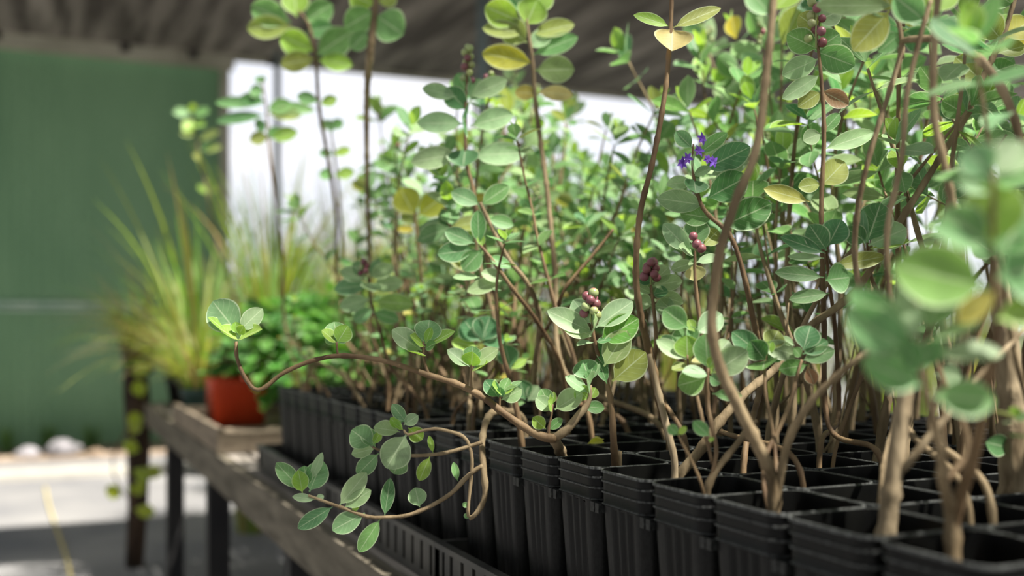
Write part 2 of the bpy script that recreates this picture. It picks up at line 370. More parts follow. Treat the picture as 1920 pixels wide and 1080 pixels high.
# ------------------------------------------------------------------ generic shrubs (normalised height 1 unit = 0.5 m)
def rosette(fo, p, d, size, pairs, rnd, col=None):
    d = d.normalized(); u = d.orthogonal().normalized(); u.rotate(Matrix.Rotation(rnd.uniform(0, 6.28), 3, d))
    for k in range(pairs):
        el = math.radians(20 + 55 * k / max(1, pairs - 1)) + rnd.uniform(-.15, .15); L = size * (1 - .55 * k / pairs)
        for s in (1, -1):
            h = (u * s); h.rotate(Matrix.Rotation(rnd.uniform(-.3, .3), 3, d))
            A = h * math.cos(el) + d * math.sin(el); N = d * math.cos(el) - h * math.sin(el)
            c_ = col or (pick() if k < pairs - 1 else jit(YOUNG))
            fo.leaf(p + d * (size * .13 * k), A, N, L * rnd.uniform(.85, 1.1), L * rnd.uniform(.52, .68), rnd.uniform(.1, .4), rnd.uniform(-.18, .05), c_, 6, 4)
        u = d.cross(u)
def shoot(st, fo, p0, d0, L, r0, r1, leaf_from, size, rnd, depth=0, wander=.10, up=.25, space=.030):
    n = max(5, int(L / .02)); pts = [p0]; d = d0.normalized(); q = p0.copy(); drift = Vector((rnd.uniform(-1, 1), rnd.uniform(-1, 1), 0)) * wander
    dirs = [d.copy()]
    for i in range(n):
        if rnd.random() < .15: drift = Vector((rnd.uniform(-1, 1), rnd.uniform(-1, 1), 0)) * wander
        d = (d + drift * .35 + Vector((0, 0, up * .12)) + Vector((rnd.uniform(-1, 1), rnd.uniform(-1, 1), rnd.uniform(-1, 1))) * .05).normalized()
        q = q + d * (L / n); pts.append(q.copy()); dirs.append(d.copy())
    rad = [r0 + (r1 - r0) * i / n for i in range(n + 1)]
    rad = [r * (1 + (.22 if i % 2 else 0)) for i, r in enumerate(rad)]
    st.tube(pts, rad, 6)
    u = d0.orthogonal().normalized(); u.rotate(Matrix.Rotation(rnd.uniform(0, 6), 3, d0.normalized()))
    s = L * leaf_from; i = 0
    while s < L - .012:
        f = s / L * n; a = int(f); p = pts[a].lerp(pts[min(a + 1, n)], f - a); dd = dirs[a]
        u = dd.cross(u).normalized(); i += 1
        if rnd.random() < .95:
            sz = size * rnd.uniform(.8, 1.2) * (1 - .25 * (s / L))
            for sg in (1, -1):
                if rnd.random() < .08: continue
                h = u * sg; el = rnd.uniform(-.05, .65); A = h * math.cos(el) + dd * math.sin(el); N = dd * math.cos(el) - h * math.sin(el)
                N = N + Vector((rnd.uniform(-.35, .35), rnd.uniform(-.35, .35), 0))
                fo.leaf(p, A, N, sz, sz * rnd.uniform(.5, .64), rnd.uniform(.05, .35), rnd.uniform(-.3, .02), pick(), 6, 4)
        if depth == 0 and rnd.random() < .24 and s < L * .85:
            h = u * (1 if rnd.random() < .5 else -1)
            shoot(st, fo, p, h * .8 + dd * .7, rnd.uniform(.06, .13), r1 * 1.0, r1 * .6, .25, size * .85, rnd, 1, .08, .6)
        s += space * rnd.uniform(.8, 1.25)
    rosette(fo, pts[-1], dirs[-1], size * .95, 3, rnd)
    return pts, dirs
BERRY = (.20, .070, .080); BERRYG = (.27, .32, .13)
def berries(mb, c, n, r, spread, hgt, red=.45):
    for i in range(n):
        a = i * 2.4; z = (i / max(1, n - 1)) * hgt
        k = (1 - .5 * i / n) * spread; p = c + Vector((math.cos(a) * k, math.sin(a) * k, z + R.uniform(-.2, .2) * r))
        cc = jit(BERRY, .25) if R.random() < red else jit(BERRYG, .2)
        mb.ball(p, r * R.uniform(.95, 1.2), cc, 12, 8, top=jit(BERRY, .3))
VAR = []
def make_variant(seed, lf=.5, nst=2, dens=.034, size=.038, H=.5, up=.3):
    rnd = random.Random(seed); out = []
    for s in range(nst):
        st = MB(); fo = MB(); a = rnd.uniform(0, 6.28); p0 = Vector((math.cos(a), math.sin(a), 0)) * rnd.uniform(.004, .02)
        lean = rnd.uniform(.04, .22); d = Vector((math.cos(a) * lean, math.sin(a) * lean, 1))
        hh = H * (1 if s == 0 else rnd.uniform(.6, 1.0))
        r0 = rnd.uniform(.0028, .0052)
        pts, dirs = shoot(st, fo, p0, d, hh, r0, .0013, lf * rnd.uniform(.85, 1.15), size, rnd, 0, .16, up, dens)
        for _ in range(rnd.choice((0, 1, 2, 3))):   # bare side twigs low down
            k = int(len(pts) * rnd.uniform(.05, .45)); b2 = rnd.uniform(0, 6.28); q0 = pts[k]; e2 = rnd.uniform(.5, 1.8); tw = [q0, q0 + Vector((math.cos(b2) * .025 * e2, math.sin(b2) * .025 * e2, .03)), q0 + Vector((math.cos(b2) * .045 * e2, math.sin(b2) * .045 * e2, .08 + .03 * e2))]
            st.tube(tw, [.0018, .0014, .001], 5)
        zs = [v.z for v in fo.v]; k = H / max(.3, sum(sorted(zs)[-40:]) / 40) if s == 0 else 1
        br = None
        if s == 0 and rnd.random() < .25:
            br = MB(); berries(br, pts[-1] + Vector((0, 0, .004)), 8, .0036, .007, .03)
        out.append((st.mesh('stem', M_TWIG if rnd.random() < .45 else M_STEM), fo.mesh('foliage', M_LEAF), br.mesh('berry_cluster', M_BERRY) if br else None))
    return out
for i in range(16): VAR.append(make_variant(100 + i, R.uniform(.50, .64), R.choice((1, 2, 2)), R.uniform(.034, .042), R.uniform(.050, .062)))
SPARSE = [make_variant(300 + i, .62, R.choice((1, 2)), .05, .040) for i in range(5)]
BARE = [make_variant(400 + i, .9, R.choice((2, 3)), .05, .03, .34) for i in range(4)]

ORD = 'first second third fourth fifth sixth seventh eighth ninth tenth eleventh twelfth thirteenth fourteenth fifteenth sixteenth seventeenth eighteenth nineteenth twentieth twenty-first twenty-second twenty-third twenty-fourth'.split()
NROW = 22; KMIN = -1
def lerp_tab(tab, x):
    if x <= tab[0][0]: return tab[0][1]
    for (a, b), (c_, d) in zip(tab, tab[1:]):
        if x <= c_: return b + (d - b) * (x - a) / (c_ - a)
    return tab[-1][1]
TOP = [(400, 380), (470, 230), (560, 200), (620, 260), (700, 220), (780, 130), (880, 140), (960, 90), (1040, 170), (1100, 190), (1180, 230), (1260, 230), (1330, 170), (1400, 20), (1500, -40), (1700, -80), (2000, -100)]
HEROES = {}
def pot_thing(col, k, label, hero=False):
    x, y = pot_xy(col, k); 
    jx, jy = (R.uniform(-.0007, .0007), R.uniform(-.0007, .0007))
    o = thing('potted_shrub', label, 'potted plant', (x + jx, y + jy, BT + .012), 'shrubs in square black nursery pots')
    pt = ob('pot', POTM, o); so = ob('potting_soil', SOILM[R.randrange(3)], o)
    pt.rotation_euler.z = R.choice((0, math.pi / 2, math.pi)) + R.uniform(-.01, .01); so.rotation_euler.z = pt.rotation_euler.z
    so.location.z = R.uniform(-.014, .004)
    return o

# ------------------------------------------------------------------ traced front shrubs
class Hero:
    def __init__(s, col, k, label):
        s.o = pot_thing(col, k, label, True); s.org = Vector(s.o.location); HEROES[(col, k)] = s
        s.soil = Vector((s.org.x, s.org.y, SOILZ))
        s.fo = None; s.cur = None
    def stem(s, pts, m=None, n=9, at=None, parent=None, name='stem'):
        """pts: (px, py, Z, width_px)"""
        m = m or M_STEM; P3 = [P(a, b, z) for a, b, z, w_ in pts]; rad = [w_ / FPX * z / 2 for a, b, z, w_ in pts]
        if at is not None:
            inside = lambda q_, m_=.037: abs(q_.x - s.org.x) < m_ and abs(q_.y - s.org.y) < m_
            while len(P3) > 2 and P3[0].z < RIM + .035 and not inside(P3[0]): P3.pop(0); rad.pop(0)
            if not inside(P3[0]):      # leave the pot over its own rim before leaning away
                d_ = P3[0] - at; cl = lambda v_: min(max(v_, -.030), .030)
                P3.insert(0, Vector((s.org.x + cl(at.x - s.org.x + d_.x * .15), s.org.y + cl(at.y - s.org.y + d_.y * .15), RIM + .022))); rad.insert(0, rad[0] * 1.04)
            P3.insert(0, at); rad.insert(0, rad[0] * 1.08)
        pp, rr = smooth_path(P3, rad); b = MB(); b.tube(pp, rr, n)
        s.cur = b.build(name, m, parent or s.o, True, None if parent else s.org)
        if parent:
            for v_ in s.cur.data.vertices: v_.co -= s.org
        return s.cur
    def base(s, px, py, Z):
        q = P(px, py, Z); q.x = min(max(q.x, s.org.x - .036), s.org.x + .036); q.y = min(max(q.y, s.org.y - .036), s.org.y + .036); q.z = SOILZ - .008; return q
    def leaves(s, Z, rows, name='foliage', col=None):
        b = MB()
        for r in rows:
            bx, by, tx, ty, w_ = r[:5]; roll = r[5] if len(r) > 5 else 0; dz = r[6] if len(r) > 6 else 0; c_ = r[7] if len(r) > 7 else (col or GREY)
            cup = r[8] if len(r) > 8 else .25
            B = P(bx, by, Z); T = P(tx, ty, Z + dz * Z / FPX); A = (T - B); L = A.length; An = A.normalized()
            N0 = (CAMP - B).normalized(); N0 = (N0 - An * N0.dot(An)).normalized()
            U = UP - An * UP.dot(An); U = U - N0 * U.dot(N0)
            U = U.normalized() if U.length > 1e-4 else An.cross(N0)
            a = math.radians(roll); N = N0 * math.cos(a) + U * math.sin(a)
            b.leaf(B, An, N, L * 1.07, w_ * 1.2 / FPX * Z, cup, R.uniform(-.10, .0), jit(c_, .1), 14, 8, 'ob', R.uniform(0, .05))
        f = b.build(name, M_LEAF, s.cur, True, s.org); return f
    def berry(s, px, py, Z, n, rpx, sp, hg, red=.45):
        b = MB(); k = Z / FPX; c_ = P(px, py, Z); berries(b, c_, n, rpx * k, sp * k, hg * k, red)
        b.tube([P(px, py + 12, Z), P(px, py - hg, Z)], [.0012, .0008], 5)
        b.c += [BERRYG] * (len(b.v) - len(b.c)); b.build('berry_cluster', M_BERRY, s.cur, True, s.org)

Z0 = 1.22
# pot 6: the long arching branch at the front
h = Hero(0, 6, 'black pot whose long bare branch arches far left carrying upright leaf rosettes')
h.stem([(1052, 850, 1.30, 20), (1040, 826, 1.26, 19), (1030, 818, 1.235, 18), (1045, 818, Z0, 17), (1068, 800, Z0, 17), (1085, 778, Z0, 15), (1098, 764, Z0, 12), (1106, 745, Z0, 8), (1107, 722, Z0, 5)], at=h.base(1062, 875, 1.32))
tr = h.cur
h.leaves(Z0, [(1105, 713, 1093, 677, 42, 0, 10, MID), (1109, 712, 1122, 683, 14, 30, 0, PALE), (1105, 714, 1100, 697, 9, 0, 0, MID), (1103, 737, 1063, 708, 26, 40, -8, PALE), (1107, 724, 1104, 712, 40, 66, -30, PALE), (1112, 737, 1164, 697, 36, 15, -4, PALE), (1103, 750, 1083, 728, 30, 5, 0, YOUNG), (1107, 748, 1116, 728, 18, 0, 4, YOUNG), (1094, 762, 1131, 765, 21, 12, 0, MID)])
h.stem([(1043, 821, Z0, 17), (1022, 820, Z0, 17), (998, 810, Z0, 15), (968, 791, Z0, 14), (936, 768, Z0, 13), (908, 746, Z0, 13), (884, 733, Z0, 12), (850, 717, Z0, 12), (803, 703, Z0, 11), (765, 690, Z0, 10), (730, 679, Z0, 9.5), (690, 671, Z0, 9), (635, 667, Z0, 9), (590, 675, Z0, 8.5), (550, 690, Z0, 8.5), (523, 705, Z0, 8), (500, 724, Z0, 8), (484, 731, Z0, 8), (470, 724, Z0, 8), (456, 702, Z0, 7.5), (447, 680, Z0, 7), (443, 662, Z0, 6.5), (443, 640, Z0, 6)], M_TWIG, 10, name='arching_branch')
long_branch = h.cur
h.leaves(Z0, [(447, 627, 401, 568, 56, -6, 12, GREY, .18), (449, 620, 489, 581, 30, 12, 8, PALE), (443, 636, 394, 597, 32, 62, -6, YOUNG), (446, 638, 486, 616, 36, 66, -14, YOUNG, .4), (446, 638, 414, 614, 34, 60, -16, YOUNG, .4), (447, 626, 441, 605, 18, 0, -4, YOUNG), (448, 628, 456, 612, 18, 20, -8, YOUNG)], 'leaf_rosette')
def twig(pts, rows): 
    h.stem(pts, M_TWIG, 7, name='twig'); h.leaves(Z0, rows, 'leaf_rosette')
twig([(634, 668, Z0, 6), (632, 655, Z0, 4), (631, 641, Z0, 4)], [(632, 641, 627, 605, 34, 0, 12, MID), (632, 643, 651, 613, 31, 0, 0, YOUNG), (632, 644, 607, 619, 28, 50, -8, YOUNG), (632, 643, 611, 632, 18, 10, 4, GREY), (634, 643, 644, 632, 18, 10, 4, GREY)])
twig([(804, 704, Z0, 8), (799, 688, Z0, 5), (794, 668, Z0, 5), (794, 640, Z0, 4)], [(791, 658, 739, 621, 36, 25, -6, PALE), (798, 645, 805, 602, 44, 0, 14, GREY), (798, 644, 808, 616, 15, 20, 0, YOUNG), (800, 650, 847, 620, 30, 58, -6, YOUNG), (797, 650, 771, 630, 30, 58, -14, YOUNG), (797, 668, 768, 658, 42, 84, -22, YOUNG), (797, 655, 814, 643, 20, 40, -12, MID), (797, 650, 765, 626, 16, 10, 0, PALE)])
twig([(884, 733, Z0, 7), (883, 715, Z0, 4.5), (884, 680, Z0, 4)], [(881, 688, 842, 657, 28, 35, -4, PALE), (884, 684, 886, 651, 30, 0, 10, MID), (888, 686, 930, 655, 30, 38, -4, PALE), (884, 688, 885, 662, 34, 20, -14, YOUNG), (884, 697, 912, 681, 30, 76, -20, YOUNG), (888, 692, 912, 672, 22, 40, 0, GREY)])
twig([(937, 771, Z0, 6), (937, 755, Z0, 4), (938, 738, Z0, 4)], [(936, 745, 911, 715, 26, 10, 0, TEAL), (940, 738, 953, 711, 20, 0, 8, MID), (939, 738, 924, 722, 34, 72, -16, YOUNG), (940, 750, 975, 731, 28, 5, -6, PALE), (944, 733, 976, 716, 14, 50, 4, GREY), (937, 746, 939, 728, 16, 0, -8, TEAL), (941, 740, 962, 724, 22, 50, 0, YOUNG)])
twig([(1029, 820, Z0, 7), (1029, 802, Z0, 5), (1034, 780, Z0, 4), (1036, 758, Z0, 4)], [(1034, 770, 1007, 747, 26, 20, -4, PALE), (1032, 762, 1016, 731, 26, 0, 4, MID), (1035, 758, 1038, 736, 12, 10, 0, YOUNG), (1040, 768, 1088, 738, 38, 22, -4, PALE), (1036, 766, 1028, 752, 28, 55, -16, YOUNG), (1023, 804, 1001, 784, 22, 0, -4, YOUNG), (1029, 806, 1052, 786, 16, 10, -4, MID)])

# pot 7/8: the drooping branches on the left
Z1 = 1.27
h = Hero(0, 8, 'black pot whose thin leafy branches droop over the pot fronts on the left')
h.stem([(950, 772, 1.47, 14), (925, 773, 1.40, 13), (911, 792, 1.33, 13), (904, 830, 1.29, 12), (907, 880, Z1, 12), (910, 925, Z1, 11), (902, 950, Z1, 10), (889, 967, Z1, 9), (880, 973, Z1, 7)], at=h.base(985, 800, 1.51))
h.stem([(889, 967, Z1, 6), (878, 968, Z1, 6), (879, 940, Z1, 6), (883, 900, Z1, 7), (885, 862, Z1, 7), (880, 835, Z1, 7), (868, 818, Z1, 7), (840, 808, Z1, 7), (815, 804, Z1, 6.5), (790, 808, Z1, 6), (765, 815, Z1, 5), (757, 806, Z1, 4)], n=8, name='drooping_branch')
h.leaves(Z1, [(762, 815, 727, 874, 50, -8, -10, PALE, .2), (750, 810, 704, 800, 30, 35, -4, PALE), (762, 792, 737, 760, 20, 0, 0, GREY), (757, 797, 782, 780, 20, 10, 0, PALE), (752, 802, 733, 785, 18, 10, -4, YOUNG), (765, 802, 791, 823, 26, 0, 10, YOUNG), (752, 793, 757, 775, 18, 0, 4, TEAL), (756, 806, 738, 792, 14, 40, -8, YOUNG), (879, 962, 872, 971, 9, 0, 0, MID), (879, 950, 868, 944, 9, 0, 0, MID)])
h.stem([(906, 874, Z1, 9), (893, 880, Z1, 9), (872, 898, Z1, 9), (845, 926, Z1, 8.5), (805, 950, Z1, 8), (765, 966, Z1, 7.5), (725, 970, Z1, 7), (690, 969, Z1, 7), (650, 955, Z1, 6.5), (622, 945, Z1, 6), (600, 937, Z1, 5.5), (578, 929, Z1, 5)], n=8, name='drooping_branch')
h.leaves(Z1, [(858, 902, 851, 869, 12, 0, 0, MID), (787, 951, 779, 917, 30, 0, 0, PALE), (721, 968, 731, 902, 22, 0, 0, TEAL), (713, 973, 675, 1032, 27, 0, 0, MID), (684, 962, 627, 992, 34, 8, 0, GREY), (636, 948, 683, 891, 30, 0, 0, PALE), (645, 952, 692, 921, 26, 10, 0, PALE), (624, 950, 561, 989, 26, 0, 0, TEAL), (565, 918, 521, 871, 28, 0, 0, GREY), (580, 922, 603, 868, 38, 0, 4, GREY), (583, 900, 603, 852, 15, 0, -6, PALE), (569, 916, 571, 876, 28, 0, -4, MID), (567, 924, 560, 885, 27, 0, -10, YOUNG), (592, 937, 551, 931, 14, 10, -4, PALE), (592, 937, 606, 930, 11, 0, 0, PALE), (660, 960, 672, 945, 10, 0, 0, YOUNG)])
h.stem([(904, 829, Z1, 8), (870, 840, Z1, 7.5), (830, 850, Z1, 7), (790, 854, Z1, 6.5), (750, 853, Z1, 6), (715, 845, Z1, 5), (698, 838, Z1, 4)], n=8, name='drooping_branch')
h.leaves(Z1 + .01, [(699, 836, 662, 808, 42, 0, 0, GREY), (700, 833, 713, 811, 14, 0, 0, YOUNG), (704, 840, 662, 851, 21, 10, 0, PALE), (710, 850, 672, 888, 28, 0, 0, GREY), (756, 853, 739, 886, 34, 0, 0, GREY), (806, 856, 787, 899, 22, 0, 0, YOUNG), (812, 849, 805, 819, 10, 0, 0, YOUNG), (704, 838, 684, 806, 26, 0, 6, GREY)])

# pot 5: berry shrub
h = Hero(0, 5, 'black pot of upright shrub topped by a pinkish berry cluster above broad leaves')
h.stem([(1153, 870, 1.24, 14), (1150, 820, 1.23, 13), (1147, 765, 1.23, 11), (1140, 725, 1.23, 9), (1128, 685, 1.23, 8), (1116, 645, 1.22, 7), (1111, 610, 1.22, 5), (1108, 575, 1.22, 3)], M_TWIG, at=h.base(1155, 890, 1.25))
h.leaves(1.22, [(1112, 624, 1033, 584, 36, 18, -8, PALE), (1113, 632, 1056, 604, 36, 25, -4, PALE), (1110, 608, 1077, 565, 36, 0, 10, PALE), (1117, 614, 1182, 567, 38, 10, 4, PALE), (1124, 640, 1193, 600, 46, 0, 0, (.12, .30, .05)), (1112, 615, 1118, 600, 48, 70, -36, PALE, .4), (1115, 641, 1084, 646, 26, 74, -14, PALE), (1117, 641, 1144, 636, 18, 50, -8, TEAL), (1132, 687, 1173, 624, 44, 0, 0, (.26, .36, .14)), (1148, 715, 1207, 664, 50, 0, 0, OLIVE), (1140, 690, 1128, 640, 26, 0, 12, DARK), (1138, 720, 1122, 672, 20, 10, 8, DARK)])
h.berry(1107, 592, 1.215, 11, 8.5, 13, 42)
h.stem([(1162, 880, 1.245, 9), (1162, 846, 1.245, 8.5)], at=h.base(1163, 892, 1.25), name='cut_stub')

# pot 4: the long diagonal branch
h = Hero(0, 4, 'black pot with a pale woody branch slanting far up to the right')
h.stem([(1272, 900, 1.15, 18), (1282, 880, 1.15, 19), (1312, 845, 1.15, 20), (1350, 790, 1.15, 19), (1400, 735, 1.16, 17), (1455, 690, 1.17, 16), (1515, 615, 1.18, 14), (1570, 575, 1.18, 14), (1612, 535, 1.18, 13), (1660, 460, 1.18, 13), (1700, 395, 1.18, 13), (1760, 300, 1.18, 12), (1810, 220, 1.18, 12), (1840, 150, 1.18, 11), (1880, 70, 1.18, 9), (1905, -10, 1.18, 8)], at=h.base(1270, 915, 1.15))
h.leaves(1.18, [(1840, 150, 1795, 110, 50, 20, 0, OLIVE), (1850, 140, 1900, 120, 40, 30, 0, MID), (1878, 75, 1840, 30, 46, 10, 0, OLIVE), (1882, 70, 1930, 40, 46, 10, 0, YEL), (1870, 100, 1920, 85, 36, 30, 0, OLIVE), (1812, 215, 1770, 190, 40, 10, 0, MID), (1815, 215, 1870, 210, 40, 10, 0, GREY), (1900, 10, 1860, -20, 44, 10, 0, MID)])
h.stem([(1265, 870, 1.13, 13), (1255, 820, 1.13, 13), (1240, 760, 1.13, 13), (1217, 664, 1.13, 9)], M_OLD, at=h.base(1262, 900, 1.13), name='cut_stub')

# pot 3: twin rosettes
Z3 = 1.07
h = Hero(0, 3, 'black pot with pale forked stem and two round-leaved rosettes rising close together')
h.stem([(1325, 930, 1.03, 15), (1330, 905, 1.03, 15), (1348, 875, 1.04, 13), (1380, 835, 1.05, 12), (1402, 806, 1.06, 11), (1420, 788, 1.06, 8)], M_STEM, at=h.base(1322, 950, 1.03))
h.stem([(1328, 915, 1.03, 8), (1343, 850, 1.04, 8), (1335, 800, 1.05, 8), (1328, 760, Z3, 8), (1326, 715, Z3, 7), (1328, 690, Z3, 5)], M_TWIG)
h.leaves(Z3, [(1327, 692, 1323, 630, 42, -4, 0, MID), (1334, 702, 1397, 660, 46, 5, -6, PALE), (1348, 662, 1366, 640, 26, 0, 10, PALE), (1328, 692, 1341, 670, 20, 10, -8, YOUNG), (1330, 703, 1284, 695, 28, 48, -14, PALE), (1325, 708, 1275, 722, 44, 0, 0, (.18, .33, .10)), (1336, 738, 1388, 742, 20, 0, 0, MID), (1330, 705, 1350, 718, 20, 0, -4, MID), (1332, 700, 1352, 676, 24, 0, 0, YOUNG)])
h.stem([(1336, 870, 1.04, 7), (1320, 800, 1.05, 7), (1306, 740, 1.07, 7), (1291, 690, 1.08, 6), (1289, 665, 1.08, 4)], M_TWIG)
h.leaves(1.08, [(1290, 615, 1247, 582, 40, 0, 12, MID), (1302, 622, 1291, 600, 18, 0, 12, YOUNG), (1305, 625, 1352, 590, 38, 0, 14, PALE), (1290, 655, 1283, 612, 44, 0, 8, MID), (1289, 674, 1288, 632, 44, 6, -6, YOUNG), (1287, 674, 1235, 639, 26, 20, -4, PALE), (1275, 662, 1243, 632, 26, 0, 8, GREY), (1292, 682, 1320, 676, 22, 55, -6, CREAM), (1291, 683, 1262, 692, 20, 40, -6, OLIVE), (1290, 640, 1306, 612, 22, 0, 10, MID)])
h.stem([(1318, 920, 1.0, 6), (1300, 870, 1.0, 5), (1284, 840, 1.0, 4.5), (1272, 816, 1.0, 3)], M_TWIG, 6, at=h.base(1318, 950, 1.02), name='twig')
h.leaves(1.0, [(1271, 815, 1254, 799, 18, 0, 0, MID), (1271, 815, 1286, 801, 11, 0, 0, YOUNG), (1331, 818, 1302, 792, 22, 0, 0, MID), (1331, 819, 1336, 827, 9, 0, 0, YOUNG)])

# pot 2: the long thick stem crossing the picture
h = Hero(0, 2, 'black pot with thick brown stem climbing right across to the top of frame')
b2 = h.base(1452, 985, .95)
h.stem([(1450, 950, .945, 24), (1446, 890, .94, 23), (1415, 825, .93, 23), (1378, 750, .92, 22), (1350, 690, .915, 21), (1334, 615, .91, 20), (1340, 540, .91, 19), (1350, 470, .91, 19), (1380, 375, .91, 18), (1408, 310, .91, 17), (1425, 240, .91, 17), (1435, 150, .91, 16), (1444, 70, .91, 14), (1452, -30, .91, 13)], at=b2)
h.leaves(.91, [(1448, 30, 1405, -20, 44, 20, 0, MID), (1450, 20, 1500, -30, 44, 20, 0, YOUNG)])
h.stem([(1455, 955, .945, 17), (1462, 900, .94, 16), (1480, 822, .93, 15), (1520, 755, .92, 14), (1565, 710, .91, 13), (1600, 680, .90, 12), (1645, 648, .89, 10), (1690, 600, .87, 8)], at=b2)
h.stem([(1440, 950, .97, 9), (1432, 905, .98, 9), (1438, 850, 1.0, 9), (1460, 805, 1.03, 9), (1480, 760, 1.06, 8), (1492, 715, 1.08, 7), (1503, 675, 1.09, 5)], M_TWIG, at=b2)
h.leaves(1.09, [(1506, 657, 1519, 613, 42, 0, 8, TEAL), (1500, 669, 1439, 648, 32, 12, -4, PALE), (1490, 648, 1464, 634, 16, 30, 6, PALE), (1504, 676, 1561, 658, 28, 10, -4, GREY), (1505, 664, 1549, 641, 26, 5, 4, TEAL), (1514, 684, 1464, 692, 28, 0, -8, (.16, .33, .10)), (1502, 669, 1490, 654, 18, 30, -8, MID), (1514, 688, 1526, 718, 22, 0, 0, DRY)])
h.stem([(1447, 940, .97, 8), (1455, 880, .99, 8), (1448, 800, 1.03, 7), (1436, 740, 1.07, 6), (1434, 700, 1.09, 6), (1434, 675, 1.09, 4)], M_TWIG, at=b2)
h.leaves(1.09, [(1428, 664, 1377, 625, 36, 5, 4, TEAL), (1435, 676, 1409, 642, 38, 0, -4, DARK), (1440, 655, 1458, 622, 36, 0, 10, OLIVE), (1434, 676, 1430, 692, 54, 35, -22, (.16, .33, .10)), (1438, 677, 1464, 660, 24, 0, 4, DARK), (1438, 665, 1446, 640, 18, 0, 0, YOUNG)])

# pot 1: thick trunk with side branch
h = Hero(0, 1, 'black pot with a short thick knobbly trunk left of the forked stem')
b1 = h.base(1650, 1000, .86)
h.stem([(1664, 985, .86, 36), (1668, 940, .86, 36), (1680, 860, .86, 34), (1688, 800, .86, 34), (1697, 740, .86, 30), (1702, 700, .86, 20)], M_OLD, 10, at=b1)
h.leaves(.84, [(1752, 700, 1800, 706, 36, 0, 0, PALE), (1702, 700, 1660, 668, 34, 20, 0, MID), (1705, 700, 1738, 664, 34, 20, 0, MID)])
h.stem([(1690, 882, .86, 18), (1712, 858, .85, 16), (1745, 815, .85, 15), (1775, 782, .85, 14), (1800, 745, .85, 12), (1850, 690, .86, 10), (1900, 640, .88, 8), (1950, 590, .9, 6)], M_OLD)

# pot 0: forked stem with the large blurred leaves nearest the camera
h = Hero(0, 0, 'black pot with forked stem and large soft-focus leaves, close to camera')
b0 = h.base(1790, 1070, .775)
h.stem([(1787, 1050, .775, 30), (1786, 990, .775, 28), (1782, 950, .77, 24), (1768, 900, .75, 20), (1765, 850, .73, 17), (1748, 780, .70, 16), (1733, 720, .67, 14), (1722, 650, .64, 12), (1718, 560, .62, 9), (1715, 510, .62, 6)], at=b0)
h.leaves(.62, [(1705, 640, 1600, 548, 56, 15, 0, MID), (1715, 668, 1596, 585, 74, 0, -10, GREY), (1738, 640, 1832, 606, 34, 50, -10, PALE), (1748, 668, 1872, 655, 44, 40, -10, PALE), (1738, 620, 1766, 540, 66, 0, 10, GREY), (1730, 725, 1628, 678, 62, 15, -10, MID), (1748, 742, 1858, 752, 62, 10, -10, MID), (1720, 640, 1690, 540, 40, 10, 10, PALE), (1728, 690, 1762, 640, 40, 20, -20, DARK), (1722, 700, 1700, 640, 40, 20, -20, DARK)])
h.berry(1716, 530, .62, 9, 11, 18, 60)
h.stem([(1788, 1000, .775, 22), (1795, 950, .77, 24), (1822, 870, .75, 22), (1838, 800, .73, 20), (1850, 730, .70, 18), (1866, 650, .67, 16), (1872, 580, .64, 14), (1862, 520, .62, 12), (1862, 440, .60, 9), (1862, 330, .59, 7)], M_TWIG)
h.leaves(.60, [(1862, 460, 1864, 348, 96, 0, -8, YOUNG, .1), (1850, 455, 1776, 398, 66, 10, 0, MID), (1852, 475, 1748, 422, 40, 40, -8, MID), (1870, 520, 1950, 500, 110, 0, 0, MID), (1868, 480, 1935, 385, 96, 0, 10, DARK), (1858, 330, 1815, 280, 62, 10, 10, GREY), (1868, 330, 1915, 270, 62, 10, 10, PALE), (1862, 345, 1900, 335, 52, 50, -10, MID), (1850, 540, 1688, 500, 100, 5, -6, (.20, .34, .08)), (1868, 600, 1955, 575, 54, 10, 0, YOUNG), (1866, 360, 1800, 330, 44, 30, 10, MID), (1868, 545, 1800, 600, 40, 10, 20, YEL)])
h.stem([(1770, 905, .76, 14), (1800, 870, .77, 15), (1815, 850, .78, 15), (1808, 800, .79, 14), (1780, 745, .80, 12), (1760, 690, .80, 10), (1740, 640, .81, 8)], M_TWIG)
ch = MB()
for i in range(9):
    q = P(1800 + i * 8, 1062 + R.uniform(-6, 6), .76); q.z = SOILZ + .004; ch.ball(q, R.uniform(.003, .006), None, 7, 5, 1.4, 1, .6, .25)
ch.build('bark_chips', M_TRAY, h.o, True, h.org)

# second row and further heroes
h = Hero(2, 2, 'black pot with the thickest grey trunk, at the right edge')
h.stem([(1905, 935, 1.0, 58), (1903, 880, 1.0, 56), (1898, 780, 1.0, 50), (1890, 680, 1.0, 46), (1882, 600, 1.0, 42), (1872, 540, 1.0, 34), (1868, 480, 1.0, 20)], M_OLD, 12, at=h.base(1908, 960, 1.0))
h.leaves(1.0, [(1894, 840, 1852, 830, 36, 0, -40, DARK), (1868, 480, 1830, 450, 44, 10, 0, MID), (1870, 480, 1915, 440, 44, 10, 0, MID)])
h = Hero(1, 6, 'black pot with very tall thin wand bearing three yellow-cream leaves up top')
h.stem([(1262, 830, 1.33, 12), (1240, 770, 1.31, 14), (1222, 680, 1.29, 15), (1203, 600, 1.27, 13), (1193, 530, 1.26, 12), (1194, 460, 1.25, 11), (1202, 390, 1.25, 11), (1222, 310, 1.25, 10), (1236, 240, 1.25, 10), (1250, 150, 1.25, 9.5), (1255, 80, 1.25, 9), (1258, 40, 1.25, 8), (1260, -30, 1.25, 7)], M_TWIG, at=h.base(1265, 850, 1.34))
h.leaves(1.25, [(1256, 50, 1194, 26, 22, 35, 0, YOUNG), (1262, 52, 1346, 14, 26, 30, 0, OLIVE), (1261, 54, 1260, 92, 62, -10, -16, CREAM, .5)])
h = Hero(1, 4, 'black pot of shrub carrying small purple flowers amid pale grey-green leaves')
